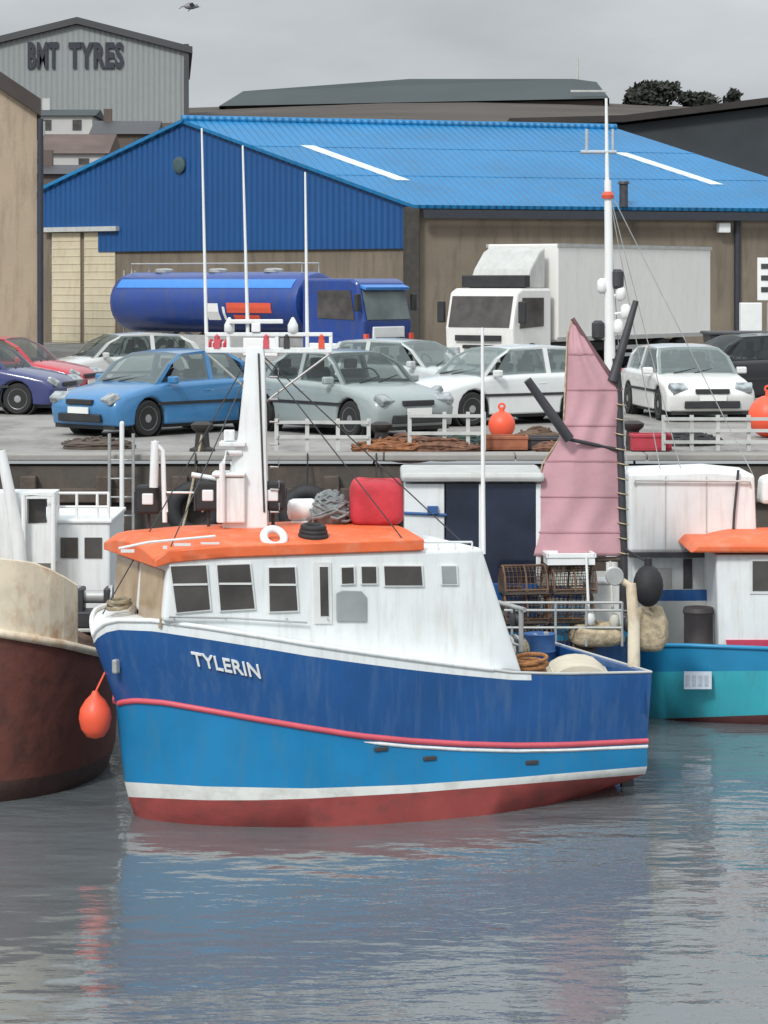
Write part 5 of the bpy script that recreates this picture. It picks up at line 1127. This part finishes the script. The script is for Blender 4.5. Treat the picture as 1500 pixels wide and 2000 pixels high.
# ---- rusty vessel at the left
f5 = Frame(-3.28, 31.6, 180)
E_ = thing('rusty_vessel', 'large maroon rusty vessel with stained cream bulwark at the left edge', 'boat', f5.w(0, 0), 0)
er = [(-600, 1150), (0, 1240), (60, 1250), (130, 1262), (190, 1277), (240, 1285)]
# the near side of this hull is its +v side (bow to the right), so rows are traced there
def hull_r(fr, Lh, levels, n=40):
    port, star = [], []
    for lv in levels:
        a, bb = [], []
        for i in range(n + 1):
            sv = (i / n) ** 1.8; u = lv['u0'] + (Lh - lv['u0']) * sv; hb = lv['hb'] * plan(sv, lv['e'], lv['p'], lv['st']); pt = fr.w(u, hb)
            z = CAMZ - (interp(lv['row'], 750 + F * pt.x / pt.y) - 550) * pt.y / F if 'row' in lv else lv['z']
            a.append(fr.w(u, hb, z)); bb.append(fr.w(u, -hb, z))
        port.append(a); star.append(bb)
    return port, star
lv5 = [dict(u0=.5, hb=1.6, e=.2, p=.6, st=.9, z=-.8), dict(u0=.14, hb=2.3, e=.13, p=.45, st=.95, z=0), dict(u0=.06, hb=2.3, e=.125, p=.44, st=.95, z=.25), dict(u0=0, hb=2.3, e=.12, p=.43, st=.95, row=er)]
p5, s5 = hull_r(f5, 14, lv5); wet = mat('dark_waterline_band', (.065, .032, .026), .6, .3, 2, bump=.03, bscale=6)  # plain darker band round the foot of the hull, below the maroon
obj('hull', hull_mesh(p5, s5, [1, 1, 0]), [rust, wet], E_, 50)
obj('deck', deck_mesh(p5[3], s5[3], .02, .98), mat('rusty_deck', (.16, .1, .07), .85, .3), E_)
mb = MB(); pts = [p for p in p5[3]]; 
bw = []
for p in pts:
    px = 750 + F * p.x / p.y
    if px < 152: bw.append(p)
bt = [(-800, 1040), (0, 1092), (60, 1098), (110, 1118), (152, 1145)]
for a, bb in zip(bw, bw[1:]):
    za = CAMZ - (interp(bt, 750 + F * a.x / a.y) - 550) * a.y / F; zb_ = CAMZ - (interp(bt, 750 + F * bb.x / bb.y) - 550) * bb.y / F
    mb.prism([a + UZ * .002, bb + UZ * .002, P(bb, zb_), P(a, za)], (0, .09, 0))
obj('bulwark', mb, cream, E_)
mb = MB(); mb.tube([p + Vector((0, -.02, .02)) for p in pts], .05, 8); obj('rubbing_band', mb, cream, E_, 60)
Yg = 31.3
mb = MB(); mb.box(((at(-400, 0, Yg).x + at(214, 0, Yg).x) / 2, Yg + .9, (at(0, 1022, Yg).z + 1.7) / 2), (at(214, 0, Yg).x - at(-400, 0, Yg).x, 1.7, at(0, 1022, Yg).z - 1.7)); obj('deckhouse', mb, white, E_, bevel=.03)
mb = MB(); mb.box(((at(-400, 0, Yg).x + at(218, 0, Yg).x) / 2, Yg + .9, at(0, 1022, Yg).z + .02), (at(218, 0, Yg).x - at(-400, 0, Yg).x, 1.76, .05)); obj('deckhouse_roof', mb, white, E_, bevel=.015)
Yg2 = 30.9
mb = MB()
mb.tube([at(2, 880, Yg2), at(18, 960, Yg2), at(34, 1042, Yg2), at(40, 1110, Yg2)], [.06, .07, .085, .09], 10); obj('davit', mb, white, E_, 60)
mb = MB(); 
for x0, x1, y0, y1 in ((-160, 52, 962, 1100), (92, 106, 962, 1100), (52, 92, 1024, 1100), (52, 92, 962, 974)): mb.prism([at(x0, y1, Yg2 + .12), at(x1, y1, Yg2 + .12), at(x1, y0, Yg2 + .12), at(x0, y0, Yg2 + .12)], (0, .5, 0))
ch_ = obj('companionway', mb, white, E_)
mb = MB(); mb.prism([at(54, 1023, Yg2 + .3), at(90, 1023, Yg2 + .3), at(90, 975, Yg2 + .3), at(54, 975, Yg2 + .3)], (0, .02, 0)); obj('opening', mb, glass, ch_)
for x0 in (118, 165):
    mb = MB(); mb.prism([at(x0, 1090, Yg + .035), at(x0 + 34, 1090, Yg + .035), at(x0 + 34, 1050, Yg + .035), at(x0, 1050, Yg + .035)], (0, .02, 0)); obj('window', mb, glass, E_)
mb = MB()
for x in (112, 150, 190, 212): mb.cyl(at(x, 1022, Yg + .1), at(x, 962, Yg + .1), .018, n=8)
for y in (963, 990): mb.cyl(at(106, y, Yg + .1), at(212, y, Yg + .1), .016, n=8)
obj('roof_railing', mb, clean, E_)
mb = MB(); mb.tube([at(46, 1110, Yg2), at(46, 968, Yg2), at(104, 968, Yg2), at(104, 1120, Yg2)], .03, 8); obj('hand_rail', mb, clean, E_, 40)
c_ = at(185, 1235, 30.9); c_.z = at(0, 1230, 30.6).z
t_ = thing('anchor_windlass', 'dark anchor windlass on the rusty deck beside the blue bow', 'winch', c_)
mb = MB(); mb.box(c_ + UZ * .1, (.42, .4, .2)); mb.box(c_ + Vector((-.16, 0, .3)), (.08, .3, .35)); mb.box(c_ + Vector((.16, 0, .3)), (.08, .3, .35)); obj('frame', mb, dark, t_, bevel=.02)
mb = MB(); mb.lathe(c_ + Vector((-.22, 0, .36)), [(.14, 0), (.14, .04), (.08, .08), (.08, .36), (.14, .4), (.14, .44)], axis=(1, 0, 0), n=16); obj('drum', mb, steel, t_, 40)
